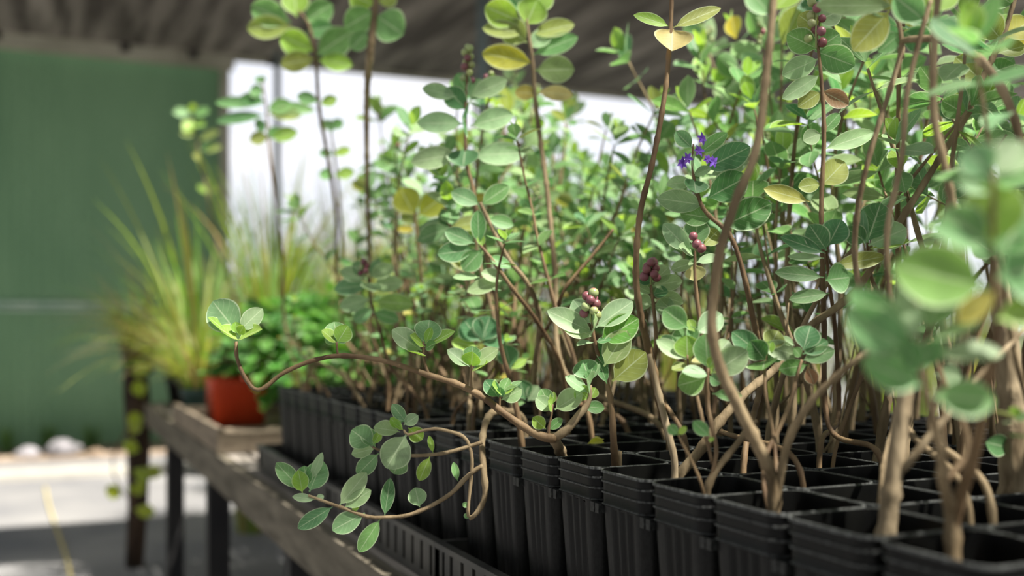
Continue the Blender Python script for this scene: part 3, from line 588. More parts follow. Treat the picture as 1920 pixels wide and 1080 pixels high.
h.stem([(1450, 800, 1.3, 12), (1430, 700, 1.28, 11), (1412, 600, 1.26, 10), (1398, 530, 1.25, 10), (1380, 465, 1.25, 9), (1360, 430, 1.25, 9), (1338, 412, 1.25, 8), (1318, 390, 1.25, 8), (1308, 362, 1.25, 7), (1301, 335, 1.25, 6), (1298, 300, 1.25, 4), (1300, 270, 1.25, 3)], M_TWIG, at=Vector((pot_xy(1, 4)[0], pot_xy(1, 4)[1], SOILZ - .008)))
h.leaves(1.25, [(1288, 328, 1190, 318, 34, 12, 0, PALE), (1290, 294, 1227, 268, 26, 12, 0, GREY), (1298, 278, 1269, 248, 26, 0, 6, GREY), (1308, 290, 1360, 251, 24, 18, 0, MID), (1318, 318, 1403, 277, 44, 0, 0, TEAL), (1300, 335, 1306, 358, 44, 35, -20, TEAL), (1299, 341, 1254, 344, 24, 25, -8, PALE), (1300, 310, 1297, 300, 40, 72, -24, PALE), (1325, 372, 1397, 334, 52, 0, 0, DARK), (1322, 385, 1238, 372, 38, 10, 10, PALE), (1330, 330, 1400, 300, 30, 10, 14, PALE), (1338, 410, 1280, 400, 36, 10, 10, MID), (1352, 425, 1440, 385, 52, 0, 12, DARK), (1300, 330, 1330, 315, 20, 40, -14, PALE)])
fl = MB()
for (fx, fy) in ((1316, 260), (1278, 306), (1326, 299), (1309, 280), (1286, 298), (1335, 302)):
    for k in range(5):
        a = k * 1.257 + fx; fl.leaf(P(fx, fy, 1.22), Vector((math.cos(a), -.5, math.sin(a))), Vector((0, -1, .2)), .0062, .0045, .2, -.3, jit((.16, .07, .42), .25), 4, 2, 'el')
    fl.tube([P(fx, fy, 1.22), P(1300, 300, 1.25)], [.0012, .0008], 5)
fl.c += [(.2, .1, .4)] * (len(fl.v) - len(fl.c))
# petals and their tubes are one flower head
k_ = fl.c; fl.c = []
cols = k_
fl2 = MB()
for (fx, fy) in ((1316, 260), (1278, 306), (1326, 299), (1309, 282), (1288, 297), (1337, 303)):
    for k in range(6):
        a = k * 1.05 + fx; fl2.leaf(P(fx, fy, 1.22), Vector((math.cos(a), -.5, math.sin(a))), Vector((0, -1, .2)), R.uniform(.005, .0085), .0045, .2, -.3, jit((.16, .07, .42), .3), 4, 2, 'el')
fl2.build('flower_cluster', M_PETAL, h.cur, True, h.org)
h = Hero(1, 5, 'black pot of shrub with dark red berry knot and stacked cream-edged leaves')
h.stem([(1228, 720, 1.33, 9), (1230, 640, 1.31, 8), (1226, 580, 1.3, 7), (1221, 540, 1.3, 5), (1220, 510, 1.3, 3)], M_TWIG, at=Vector((pot_xy(1, 5)[0], pot_xy(1, 5)[1], SOILZ - .008)))
h.leaves(1.3, [(1222, 530, 1252, 503, 30, 0, 6, PALE), (1222, 536, 1276, 526, 28, 12, 0, PALE), (1224, 551, 1190, 534, 24, 50, -6, PALE), (1232, 552, 1278, 567, 26, 5, 0, PALE), (1224, 574, 1264, 578, 36, 30, -6, PALE), (1222, 574, 1196, 562, 30, 30, 0, PALE), (1198, 524, 1200, 478, 11, 0, 0, GREY), (1224, 530, 1200, 520, 22, 20, 4, TEAL), (1224, 552, 1250, 546, 26, 40, -12, TEAL)])
h.berry(1220, 522, 1.29, 9, 8, 13, 32, 1.1)
h = Hero(1, 3, 'black pot of shrub with three large red berries in upturned pale leaves')
h.stem([(1340, 800, 1.24, 9), (1325, 700, 1.25, 9), (1312, 600, 1.25, 8), (1304, 530, 1.25, 7), (1303, 480, 1.25, 5), (1303, 455, 1.25, 3)], M_TWIG, at=Vector((pot_xy(1, 3)[0], pot_xy(1, 3)[1], SOILZ - .008)))
h.leaves(1.25, [(1303, 464, 1308, 412, 42, 0, 10, GREY), (1297, 474, 1247, 423, 32, 0, 4, PALE), (1300, 480, 1276, 462, 32, 66, -14, PALE), (1312, 476, 1384, 438, 38, 8, 0, PALE), (1303, 492, 1261, 504, 22, 30, -4, PALE), (1305, 492, 1346, 482, 20, 40, -4, PALE), (1301, 495, 1306, 524, 34, 0, -4, CREAM), (1318, 462, 1346, 432, 30, 0, 12, OLIVE)])
h.berry(1303, 458, 1.235, 2, 9, 4, 14, 1.1); h.berry(1314, 466, 1.235, 1, 8, 1, 4, 1.1)
h = Hero(1, 8, 'black pot of shrub leaning left with dark leaves at mid height')
h.stem([(1062, 760, 1.55, 8), (1050, 680, 1.52, 8), (1005, 600, 1.48, 8), (960, 540, 1.45, 8), (925, 490, 1.45, 7), (900, 460, 1.45, 5)], M_TWIG, at=Vector((pot_xy(1, 8)[0], pot_xy(1, 8)[1], SOILZ - .008)))
h.leaves(1.45, [(890, 468, 825, 476, 34, 10, 0, TEAL), (890, 456, 838, 434, 28, 10, 0, GREY), (898, 458, 896, 398, 25, 0, 0, DARK), (904, 468, 870, 504, 34, 0, 0, MID), (905, 462, 900, 440, 14, 0, 0, YOUNG), (915, 480, 955, 500, 20, 30, 0, MID), (950, 525, 905, 512, 24, 30, 0, PALE), (945, 525, 880, 545, 26, 20, 0, PALE), (900, 520, 852, 518, 16, 40, 0, PALE)])
h = Hero(2, 8, 'black pot of tall shrub topped by greenish berry spike above sky gap')
h.stem([(960, 720, 1.68, 9), (930, 560, 1.64, 9), (900, 430, 1.6, 8), (886, 350, 1.6, 7), (874, 300, 1.6, 7), (873, 210, 1.6, 6), (877, 120, 1.6, 4), (878, 90, 1.6, 3)], M_TWIG, at=Vector((pot_xy(2, 8)[0], pot_xy(2, 8)[1], SOILZ - .008)))
h.leaves(1.6, [(876, 206, 838, 168, 36, 0, 0, TEAL), (880, 182, 946, 152, 32, 20, 0, PALE), (858, 182, 796, 166, 26, 20, 0, PALE), (870, 232, 788, 230, 36, 20, 0, PALE), (882, 236, 957, 214, 36, 15, 0, PALE), (873, 228, 868, 220, 58, 55, -30, TEAL), (862, 288, 776, 302, 36, 12, 0, PALE), (873, 278, 868, 308, 54, 20, -18, TEAL), (884, 292, 978, 286, 38, 15, 0, PALE), (880, 180, 858, 140, 30, 0, 5, MID), (882, 190, 900, 150, 30, 0, 5, GREY)])
h.berry(877, 150, 1.6, 12, 6.5, 9, 64)
h = Hero(2, 7, 'black pot of tallest leafy shoot against the dark roof, olive lower leaves')
h.stem([(1060, 700, 1.62, 10), (1040, 500, 1.65, 10), (1025, 350, 1.68, 9), (1005, 200, 1.7, 9), (998, 110, 1.7, 7), (988, 40, 1.7, 5), (985, -20, 1.7, 3)], M_STEM, at=Vector((pot_xy(2, 7)[0], pot_xy(2, 7)[1], SOILZ - .008)))
h.leaves(1.7, [(978, 42, 914, 14, 46, 0, 0, YOUNG), (986, 48, 1006, 2, 50, 0, -6, YOUNG), (986, 62, 910, 50, 30, 25, 0, OLIVE), (988, 80, 948, 46, 44, 0, 6, OLIVE), (996, 64, 1072, 44, 30, 20, 0, OLIVE), (1000, 118, 910, 100, 40, 8, 0, (.34, .36, .05)), (1000, 102, 1078, 70, 32, 15, 0, MID), (1003, 132, 1072, 130, 44, 10, 0, (.26, .34, .12)), (1010, 176, 968, 172, 26, 20, 0, (.42, .38, .10)), (1008, 172, 1070, 178, 26, 20, 0, CREAM), (985, 20, 950, -20, 44, 0, 0, MID), (988, 20, 1030, -20, 44, 0, 0, YOUNG), (992, 90, 1030, 60, 30, 20, 0, PALE)])
h = Hero(1, 12, 'black pot of thin shoot ending in two bright yellow-green leaves')
h.stem([(800, 640, 2.0, 7), (790, 520, 1.97, 6), (782, 440, 1.95, 6), (778, 400, 1.95, 5)], M_TWIG, at=Vector((pot_xy(1, 12)[0], pot_xy(1, 12)[1], SOILZ - .008)))
h.leaves(1.95, [(777, 404, 752, 356, 46, 0, 0, (.42, .44, .07)), (783, 404, 832, 368, 42, 0, 0, (.40, .42, .06)), (779, 420, 760, 395, 30, 0, 5, OLIVE)])
h = Hero(2, 19, 'black pot of very tall shoot with lime leaves against the roof edge')
h.stem([(640, 560, 2.7, 7), (630, 400, 2.5, 7), (612, 280, 2.4, 7), (598, 200, 2.3, 7), (592, 110, 2.2, 6), (580, 50, 2.2, 5), (560, 20, 2.2, 4)], M_TWIG, at=Vector((pot_xy(2, 19)[0], pot_xy(2, 19)[1], SOILZ - .008)))
h.leaves(2.2, [(545, 42, 474, 12, 44, 0, 0, MID), (548, 50, 468, 52, 38, 10, 0, OLIVE), (556, 32, 552, -14, 44, 0, 0, YOUNG), (590, 96, 528, 68, 42, 0, 0, YOUNG), (592, 104, 655, 62, 46, 0, 0, MID), (592, 110, 530, 120, 34, 15, 0, OLIVE), (596, 112, 656, 120, 30, 15, 0, YOUNG), (570, 40, 620, 10, 40, 0, 0, MID), (575, 60, 620, 50, 32, 10, 0, MID), (598, 190, 560, 180, 20, 10, 0, MID), (600, 195, 630, 185, 18, 10, 0, YOUNG)])
h = Hero(1, 16, 'black pot of tall stout shoot rising past the roof edge, few leaves')
h.stem([(700, 640, 2.3, 8), (692, 450, 2.2, 8), (688, 300, 2.1, 9), (688, 180, 2.05, 11), (694, 100, 2.0, 14), (702, 30, 2.0, 12), (708, -30, 2.0, 9)], M_STEM, at=Vector((pot_xy(1, 16)[0], pot_xy(1, 16)[1], SOILZ - .008)))
h.leaves(2.0, [(704, 28, 752, 62, 56, 0, 0, MID), (702, 20, 650, 50, 44, 0, 0, MID), (702, 10, 660, -10, 44, 0, 0, YOUNG), (706, 5, 740, -15, 36, 0, 0, OLIVE), (690, 58, 660, 90, 30, 0, 10, MID)])
h = Hero(1, 18, 'black pot of slender shoot with scattered small leaves against the white sky')
h.stem([(545, 640, 2.7, 6), (530, 480, 2.65, 5), (515, 360, 2.6, 5), (505, 280, 2.6, 5), (500, 210, 2.6, 4), (492, 150, 2.6, 3)], M_TWIG, at=Vector((pot_xy(1, 18)[0], pot_xy(1, 18)[1], SOILZ - .008)))
h.leaves(2.6, [(495, 175, 470, 168, 22, 20, 0, MID), (490, 158, 487, 143, 18, 0, 0, DARK), (498, 190, 450, 185, 24, 20, 0, DARK), (495, 195, 408, 190, 20, 20, 0, MID), (498, 215, 410, 225, 20, 20, 0, DARK), (500, 205, 545, 195, 26, 20, 0, MID), (500, 212, 560, 215, 22, 20, 0, OLIVE), (505, 255, 470, 262, 22, 10, 0, OLIVE), (505, 258, 555, 248, 24, 10, 0, YOUNG), (508, 262, 520, 240, 22, 0, 0, MID), (515, 200, 585, 205, 20, 20, 10, MID), (500, 230, 480, 238, 22, 0, 0, DARK)])
h = Hero(2, 17, 'black pot of slender shoot with small leaf clusters left of the stout shoot')
h.stem([(650, 640, 2.50, 6), (644, 480, 2.64, 5), (634, 350, 2.62, 5), (624, 270, 2.56, 4), (618, 230, 2.5, 3)], M_TWIG, at=Vector((pot_xy(2, 17)[0], pot_xy(2, 17)[1], SOILZ - .008)))
h.leaves(2.5, [(620, 240, 600, 230, 18, 20, 0, MID), (620, 240, 642, 228, 18, 20, 0, MID), (625, 290, 600, 285, 16, 20, 0, DARK), (625, 290, 655, 280, 16, 20, 0, YOUNG), (628, 330, 600, 325, 20, 20, 0, MID), (628, 330, 662, 322, 20, 20, 0, YOUNG), (622, 250, 618, 225, 14, 0, 0, MID)])
h = Hero(0, 11, 'black pot of shrub topped by a flat whorl of pale grey-green leaves at mid left')
h.stem([(760, 760, 1.85, 8), (735, 690, 1.8, 7), (712, 620, 1.75, 6), (695, 560, 1.72, 5), (690, 520, 1.72, 3)], M_TWIG, at=Vector((pot_xy(0, 11)[0], pot_xy(0, 11)[1], SOILZ - .008)))
h.leaves(1.7, [(688, 525, 642, 508, 28, 20, 0, PALE), (692, 520, 735, 500, 26, 20, 0, PALE), (690, 535, 630, 540, 30, 20, 0, GREY), (695, 540, 752, 528, 28, 20, 0, PALE), (694, 560, 640, 575, 28, 10, 0, PALE), (700, 565, 770, 570, 30, 10, 0, (.24, .40, .12)), (690, 530, 700, 545, 36, 40, -20, PALE), (686, 520, 665, 492, 22, 0, 6, GREY), (694, 520, 712, 490, 22, 0, 6, GREY), (700, 585, 745, 600, 24, 10, 0, MID), (698, 580, 665, 600, 24, 10, 0, GREY)])
h.berry(683, 515, 1.7, 8, 5, 8, 24)
# right side tall crossing stems
h = Hero(1, 1, 'black pot with tall pale stems running straight up at right')
a_ = Vector((pot_xy(1, 1)[0], pot_xy(1, 1)[1], SOILZ - .008))
h.stem([(1700, 800, .97, 12), (1690, 680, .96, 12), (1668, 560, .95, 11), (1664, 430, .95, 11), (1690, 300, .95, 11), (1700, 180, .95, 10), (1720, 90, .95, 10), (1745, 0, .95, 9)], at=a_)
h.leaves(.95, [(1735, 40, 1680, -5, 50, 10, 0, MID), (1740, 20, 1790, -20, 44, 10, 0, YOUNG)])
h.stem([(1745, 800, .95, 13), (1810, 620, .92, 14), (1800, 470, .90, 15), (1775, 330, .88, 15), (1752, 220, .88, 15), (1750, 110, .88, 14), (1758, 0, .88, 13), (1762, -30, .88, 12)], at=a_ + Vector((.015, -.01, 0)))
h = Hero(1, 2, 'black pot with slim brown stem under hanging pale and yellow leaves')
a_ = Vector((pot_xy(1, 2)[0], pot_xy(1, 2)[1], SOILZ - .008))
h.stem([(1640, 850, 1.07, 14), (1690, 720, 1.06, 12), (1640, 620, 1.05, 11), (1606, 510, 1.04, 11), (1606, 410, 1.03, 11), (1628, 300, 1.02, 10), (1665, 180, 1.02, 10), (1690, 90, 1.02, 9), (1680, 20, 1.02, 8)], at=a_)
h.leaves(1.02, [(1668, 20, 1604, 90, 54, 0, 0, (.34, .38, .10)), (1660, 30, 1612, 60, 40, 0, 6, PALE), (1680, 10, 1540, 10, 36, 15, 0, PALE), (1690, 40, 1735, 15, 50, 10, 0, DARK), (1682, 5, 1720, -20, 44, 0, 0, MID), (1675, 20, 1650, -20, 44, 0, 0, OLIVE), (1690, 60, 1740, 80, 44, 0, 5, DARK), (1692, 60, 1650, 95, 30, 0, 5, MID)])
h.stem([(1692, 110, 1.02, 9), (1690, 80, 1.02, 11), (1720, 73, 1.0, 13), (1770, 75, .99, 15), (1810, 90, .98, 16), (1850, 125, .97, 16), (1885, 180, .96, 16), (1910, 250, .95, 16), (1925, 330, .95, 15)], M_STEM)
h = Hero(2, 3, 'black pot of dark-berried shrub with big pale leaves near the top right')
a_ = Vector((pot_xy(2, 3)[0], pot_xy(2, 3)[1], SOILZ - .008))
h.stem([(1555, 800, 1.2, 10), (1545, 600, 1.2, 10), (1542, 480, 1.2, 9), (1540, 380, 1.2, 9), (1545, 250, 1.2, 8), (1540, 150, 1.2, 7), (1532, 70, 1.2, 5), (1528, 10, 1.2, 3)], M_TWIG, at=a_)
h.leaves(1.2, [(1533, 92, 1480, 66, 42, 0, 0, MID), (1535, 90, 1572, 65, 40, 0, -6, MID), (1535, 110, 1472, 138, 36, 0, 0, PALE), (1528, 95, 1598, 122, 46, 0, -6, MID), (1538, 140, 1472, 182, 28, 0, 0, PALE), (1540, 172, 1500, 198, 28, 10, 0, OLIVE), (1540, 170, 1588, 195, 30, 10, 0, DRY), (1540, 250, 1508, 262, 26, 10, 0, PALE), (1545, 280, 1635, 248, 30, 15, 0, PALE), (1540, 250, 1572, 215, 22, 10, 0, MID), (1540, 345, 1500, 350, 26, 20, 0, OLIVE), (1540, 348, 1582, 305, 44, 0, 0, (.34, .40, .12)), (1518, 378, 1438, 355, 28, 15, 0, YEL), (1535, 55, 1500, 30, 36, 0, 4, OLIVE), (1530, 40, 1575, 20, 36, 0, 4, PALE)])
h.berry(1530, 78, 1.19, 10, 8, 15, 75)
h = Hero(2, 4, 'black pot of shrub with teal leaf whorls at half height')
a_ = Vector((pot_xy(2, 4)[0], pot_xy(2, 4)[1], SOILZ - .008))
h.stem([(1572, 780, 1.30, 9), (1566, 620, 1.28, 8), (1556, 540, 1.25, 7), (1550, 480, 1.23, 5), (1548, 450, 1.17, 4)], M_TWIG, at=a_)
h.leaves(1.15, [(1550, 470, 1520, 425, 40, 0, 0, TEAL), (1552, 462, 1576, 415, 44, 0, 0, TEAL), (1545, 484, 1482, 480, 14, 20, 0, PALE), (1545, 520, 1460, 510, 26, 20, 0, GREY), (1560, 500, 1655, 480, 28, 15, 0, OLIVE), (1548, 525, 1590, 520, 50, 10, -6, MID), (1548, 475, 1470, 445, 26, 20, 0, TEAL), (1555, 550, 1485, 560, 24, 20, 0, GREY)])
h.stem([(1652, 600, 1.27, 7), (1634, 520, 1.25, 7), (1626, 450, 1.22, 5)], M_TWIG, at=a_ + Vector((.02, 0, 0)))
h.leaves(1.15, [(1626, 455, 1650, 385, 56, 0, 0, DARK), (1628, 460, 1695, 430, 46, 5, 0, PALE), (1632, 466, 1700, 450, 20, 40, -6, YOUNG), (1626, 455, 1590, 430, 34, 0, 4, DARK), (1622, 462, 1618, 398, 14, 0, 0, GREY)])
h = Hero(1, 9, 'black pot with two pale bare stems crossing in the middle distance')
a_ = Vector((pot_xy(1, 9)[0], pot_xy(1, 9)[1], SOILZ - .008))
h.stem([(998, 790, 1.6, 14), (1002, 700, 1.58, 12), (1012, 620, 1.55, 11), (1006, 570, 1.52, 10), (985, 525, 1.5, 9), (950, 480, 1.5, 8), (900, 380, 1.5, 7)], M_STEM, at=a_)
h.leaves(1.5, [(900, 384, 850, 360, 30, 20, 0, GREY), (902, 384, 950, 350, 30, 20, 0, MID), (915, 410, 960, 420, 24, 20, 0, MID)])
h.stem([(1008, 640, 1.56, 8), (1040, 590, 1.52, 7), (1060, 540, 1.5, 7), (1110, 480, 1.5, 6), (1150, 430, 1.5, 5)], M_TWIG)
h = Hero(0, 10, 'black pot of low shrub with rounded teal leaves behind the arching branch')
a_ = Vector((pot_xy(0, 10)[0], pot_xy(0, 10)[1], SOILZ - .008))
h.stem([(940, 760, 1.62, 8), (930, 700, 1.6, 7), (905, 640, 1.58, 5)], M_TWIG, at=a_)
h.leaves(1.55, [(900, 640, 872, 602, 44, 0, 0, TEAL), (903, 640, 918, 596, 46, 0, 0, TEAL), (905, 645, 942, 630, 32, 10, 0, TEAL), (958, 690, 948, 650, 36, 0, 0, TEAL), (958, 692, 985, 674, 16, 20, 0, YOUNG), (895, 650, 850, 640, 26, 20, 0, YOUNG), (985, 750, 975, 715, 34, 0, 0, TEAL), (990, 752, 1008, 725, 24, 0, 0, PALE), (985, 755, 960, 755, 12, 20, 0, MID)])

# ------------------------------------------------------------------ the remaining rows of pots
from mathutils.bvhtree import BVHTree
bpy.context.view_layer.update()
def tree(me, mw):
    return BVHTree.FromPolygons([mw @ v.co for v in me.vertices], [tuple(p.vertices) for p in me.polygons])
STEMS = [(root_, tree(o_.data, o_.matrix_world)) for o_ in bpy.data.objects if o_.type == 'MESH' and o_.name.split('.')[0] in ('stem', 'arching_branch', 'drooping_branch', 'twig', 'cut_stub') for root_ in [o_.parent.name if o_.parent else '']]
POTB = tree(POTM, Matrix.Identity(4))
def clear(o, src, rz, scl):
    got = []
    for sm, fm, b2_ in src:
        mw = Matrix.Translation(Vector(o.location) + Vector((0, 0, PH - .034))) @ Matrix.Rotation(rz, 4, 'Z') @ Matrix.Diagonal((*scl, 1))
        vs_ = [mw @ v.co for v in sm.vertices]; fs_ = [tuple(p.vertices) for p in sm.polygons]; t_ = BVHTree.FromPolygons(vs_, fs_)
        for _, q_ in STEMS:
            if t_.overlap(q_): return None
        for dx in (-1, 0, 1):
            for dy in (-1, 0, 1):
                off = Vector((o.location.x + dx * PIT, o.location.y + dy * PIT, o.location.z))
                if BVHTree.FromPolygons([v - off for v in vs_], fs_).overlap(POTB): return None
        got.append(t_)
    return got
occupied = set(HEROES); R.seed(33)
for col in range(8):
    for k in range(KMIN, NROW - 1):
        if (col, k) in occupied: continue
        x, y = pot_xy(col, k); px, py, Z = proj((x, y, RIM))
        if px < 420 or px > 2080 or Z < .5: continue
        tall = lerp_tab(TOP, px) + R.uniform(-30, 150 if 450 < px < 1350 else 90); H = .155 + (HOR - tall) / FPX * Z
        front = col == 0
        if px < 900: H *= R.uniform(.75, 1.0)
        H = max(.30, min(.80, H))
        if Z < .85: H = min(H, .30)
        src = R.choice(SPARSE) if R.random() < (.6 if px < 760 else .38 if px < 1350 else .22) else R.choice(VAR)
        bare = False
        if front and k > 6: 
            src = R.choice(BARE + SPARSE); H *= R.uniform(.45, .8)
        if Z < .85 and col < 3: src = R.choice(BARE); bare = True; H = .22
        lab = '%s shrub in a square black pot, %s pot from near end of the %s row' % ('sparse' if (src in SPARSE or src in BARE) else 'leafy', ORD[k - KMIN], ORD[col])
        o = pot_thing(col, k, lab)
        rz = R.uniform(0, 6.28); s = H / .5
        ws = min(1.15, max(.85, s)); RT = random.Random(col * 100 + k)
        for tr_ in range(30):
            got = clear(o, src, rz, (ws, ws, s))
            if got: break
            rz = RT.uniform(0, 6.28)
            if tr_ % 6 == 5: src = RT.choice(SPARSE + VAR + BARE)
        if got: STEMS += [(o.name, t_) for t_ in got]
        else: print('STILL CROSSING', o.name)
        for (sm, fm, bm2) in src:
            q = ob('stem', sm, o, (0, 0, PH - .034)); q.rotation_euler.z = rz; ws = min(1.15, max(.85, s)); q.scale = (ws, ws, s)
            f = ob('foliage', fm, q)
            if bm2: ob('berry_cluster', bm2, q)

# ------------------------------------------------------------------ crates around the pots
def crate(k0, k1, lab):
    y0, y1 = .497 + PIT * k0 + .0005, .497 + PIT * k1 - .0005; x0, x1 = .528, .552 + PIT * 8 + .006; z0, z1 = BT + .001, BT + .07; o = thing('nursery_crate', lab, 'crate', (x0, y0, BT), 'slotted crates on the bench')
    b = MB(); t = .006
    for (a, c_, ax) in ((x0, 'x', 0), (x1 - t, 'x', 0)):
        b.box((a, y0, z0), (a + t, y1, z0 + .012))
        y = y0
        while y < y1 - .02:
            b.box((a, y, z0 + .012), (a + t, y + .030, z1 - .008)); y += .042
        b.box((a, y0, z0 + .012), (a + t, y0 + .02, z1 - .008)); b.box((a, y1 - .02, z0 + .012), (a + t, y1, z1 - .008))
    for yy in (y0, y1 - t): b.box((x0 + t, yy, z0), (x1 - t, yy + t, z1 - .008))
    b.box((x0 + t, y0 + t, z0), (x1 - t, y1 - t, z0 + .009))
    b.build('crate_body', M_CRATE, o, False, Vector((x0, y0, BT)))
    rm = MB(); e = .008
    r_o = [Vector((x, y, 0)) for x, y in ((x0 - e, y0 + .002), (x1 + e, y0 + .002), (x1 + e, y1 - .002), (x0 - e, y1 - .002))]
    rm.box((x0 - e, y0, z1 - .008), (x0 + t, y1, z1)); rm.box((x1 - t, y0, z1 - .008), (x1 + e, y1, z1))
    rm.box((x0 + t, y0, z1 - .008), (x1 - t, y0 + t, z1)); rm.box((x0 + t, y1 - t, z1 - .008), (x1 - t, y1, z1))
    rm.build('crate_rim', M_CRATE, o, False, Vector((x0, y0, BT)))
crate(15, 22, 'dark slotted crate under the far end of the black pots'); crate(9, 15, 'dark slotted crate beneath the drooping leafy branches')
crate(3, 9, 'dark slotted crate along the bench edge at bottom centre'); crate(-3, 3, 'dark slotted crate under the pots at bottom right')

# ------------------------------------------------------------------ red pot, tray, bench-end plants
def round_pot(parent, loc, r, hgt, m, taper=.78):
    if m is M_TERRA:
        b = MB(); hw = .1; H = hgt
        b.rings([sq(hw * f, .02, z) for z, f in ((0, .90), (H * .80, .97), (H * .81, 1.0), (H, 1.0), (H, .95), (H * .6, .92))], True, False); b.build('pot', m, parent)
        s = MB(); s.box((-hw * .9, -hw * .9, H * .8), (hw * .9, hw * .9, H * .85)); s.build('potting_soil', M_SOIL, parent); return
    b = MB(); rs = []
    for z, f in ((0, taper), (hgt * .78, .96), (hgt * .79, 1.04), (hgt, 1.06), (hgt, 1.0), (hgt * .7, .92)):
        rs.append([Vector((math.cos(a) * r * f, math.sin(a) * r * f, z)) for a in [k * math.pi / 14 for k in range(28)]])
    b.rings(rs, True, False); b.build('pot', m, parent)
    s = MB(); rs = [[Vector((math.cos(a) * r * .93 * q, math.sin(a) * r * .93 * q, hgt * .86 + .01 * (1 - q))) for a in [k * math.pi / 14 for k in range(28)]] for q in (.02, .5, 1)]
    s.rings(rs, False, False); s.build('potting_soil', M_SOIL, parent)
tx0, tx1, ty0, ty1 = .485, 1.02, 3.22, 4.35
o = thing('wooden_tray', 'shallow weathered wooden tray under the red pot', 'tray', (tx0, ty0, BT + .001))
b = MB(); b.box((tx0, ty0, BT + .002), (tx1, ty1, BT + .018)); b.build('tray_base', M_TRAY, o, False, Vector((tx0, ty0, BT + .001)))
for a, c_ in (((tx0, ty0, BT + .018), (tx0 + .02, ty1, BT + .075)), ((tx1 - .02, ty0, BT + .018), (tx1, ty1, BT + .075)), ((tx0 + .02, ty0, BT + .018), (tx1 - .02, ty0 + .02, BT + .06)), ((tx0 + .02, ty1 - .02, BT + .018), (tx1 - .02, ty1, BT + .06))):
    b = MB(); b.box(a, c_); b.build('tray_side', M_TRAY, o, False, Vector((tx0, ty0, BT + .001)))
def herb(loc, r, hgt, m, crown, nleaf, label, cols, size=.055, drop=0, nm='potted_herb', center=(0, 0)):
    o = thing(nm, label, 'potted plant', loc); round_pot(o, loc, r, hgt, m)
    f = MB(); st = MB()
    for i in range(nleaf):
        a = R.uniform(0, 6.28); e = R.uniform(-.5 if drop else -.1, 1.4); rr = crown * R.uniform(.45, 1) ** .6
        d = Vector((math.cos(a) * math.cos(e), math.sin(a) * math.cos(e), math.sin(e) * 1.05)); p = Vector((center[0], center[1], hgt + (.03 if drop else .06))) + d * rr
        if p.z < .02: p.z = .02 + R.uniform(0, .03)
        if math.hypot(p.x, p.y) < r * 1.08 and p.z < hgt: continue
        if drop and p.x < .05 and p.z < hgt: continue
        f.leaf(p, Vector((d.x, d.y, R.uniform(-.6, .4))), Vector((d.x * .6, d.y * .6, 1)) + Vector((R.uniform(-.5, .5), R.uniform(-.5, .5), 0)), size * R.uniform(.7, 1.2), size * R.uniform(.7, .95), .2, -.15, jit(R.choice(cols), .2), 4, 3)
        if i % 12 == 0: st.tube([Vector((0, 0, hgt * .84)), Vector((d.x * rr * .4, d.y * rr * .4, hgt + rr * .4)), p], [.004, .003, .002], 5)
    f.build('foliage', M_LEAF, o); st.build('stem', M_TWIG, o); return o
LG = [(.05, .20, .025), (.08, .27, .03), (.035, .15, .02), (.13, .34, .045)]
herb((.665, 3.98, BT + .020), .105, .175, M_TERRA, .24, 520, 'bright red plastic pot of dense broad-leaved green plant on wooden tray', LG, .07, 1, center=(.17, -.05))
herb((1.145, 3.55, BT + .001), .10, .15, M_POT, .19, 420, 'bushy bright green plant in black pot right of the red pot', LG, .065, 0)
herb((1.49, 3.60, BT + .001), .10, .15, M_POT, .19, 420, 'bushy bright green plant standing behind the end of the pot rows', LG, .065, 0)
herb((1.12, 4.45, BT + .001), .10, .16, M_TEAL, .30, 420, 'green leafy plant in dark green pot behind the wooden tray', LG, .07, 0)
herb((1.0, 3.08, BT + .001), .09, .14, M_POT, .20, 300, 'low bright green plant just past the last black square pots', LG, .055, 0)
GR = [(.30, .42, .045), (.22, .40, .05), (.40, .44, .07), (.46, .36, .13), (.17, .38, .05), (.26, .42, .06)]
STRAW = [(.46, .36, .16), (.40, .30, .12), (.34, .36, .07), (.30, .24, .10)]
def grass_mesh(seed, H, n, wd, cols, spread=1.0, z0=0, lo_=.02):
    rnd = random.Random(seed); f = MB()
    for i in range(n):
        a = rnd.uniform(0, 6.28); p = Vector((math.cos(a), math.sin(a), 0)) * rnd.uniform(0, .07) + Vector((0, 0, z0)); L = H * rnd.uniform(.5, 1.1); d = Vector((math.cos(a) * rnd.uniform(.05, .55) * spread, math.sin(a) * rnd.uniform(.05, .55) * spread, 1)).normalized()
        fall = rnd.uniform(.02, .22) * spread; ns = 9; pts = [p]; q = p.copy()
        for j in range(ns): d = (d + Vector((math.cos(a) * fall * .5, math.sin(a) * fall * .5, -fall))).normalized(); q = q + d * (L / ns); q.z = max(q.z, lo_); pts.append(q.copy())
        c_ = jit(rnd.choice(cols), .2); S = Vector((-math.sin(a), math.cos(a), 0)); i0 = len(f.v)
        for j, q in enumerate(pts):
            t = j / ns; w_ = wd * .5 * min(1, .5 + t * 3) * (1 - t ** 2.5) + .0004
            for b_ in (-1, 0, 1): f.v.append(q + S * (b_ * w_) + Vector((0, 0, .3 * w_ * abs(b_)))); f.c.append(c_); f.uv.append((.5 + b_ * .2, t))
        for j in range(ns):
            for b_ in range(2): k = i0 + j * 3 + b_; f.f.append([k, k + 1, k + 4, k + 3])
    return f.mesh('blades', M_GRASS)
def potted_grass(loc, H, n, label, cols, wd=.010, r=.085, hp=.14, m=None, spread=1., seed=1):
    o = thing('potted_grass', label, 'potted plant', loc, 'grasses at the far bench end'); round_pot(o, loc, r, hp, m or M_POT); ob('blades', grass_mesh(seed, H, n, wd, cols, spread * .75, hp * .85, .10), o)
    return o
zb = BT + .001
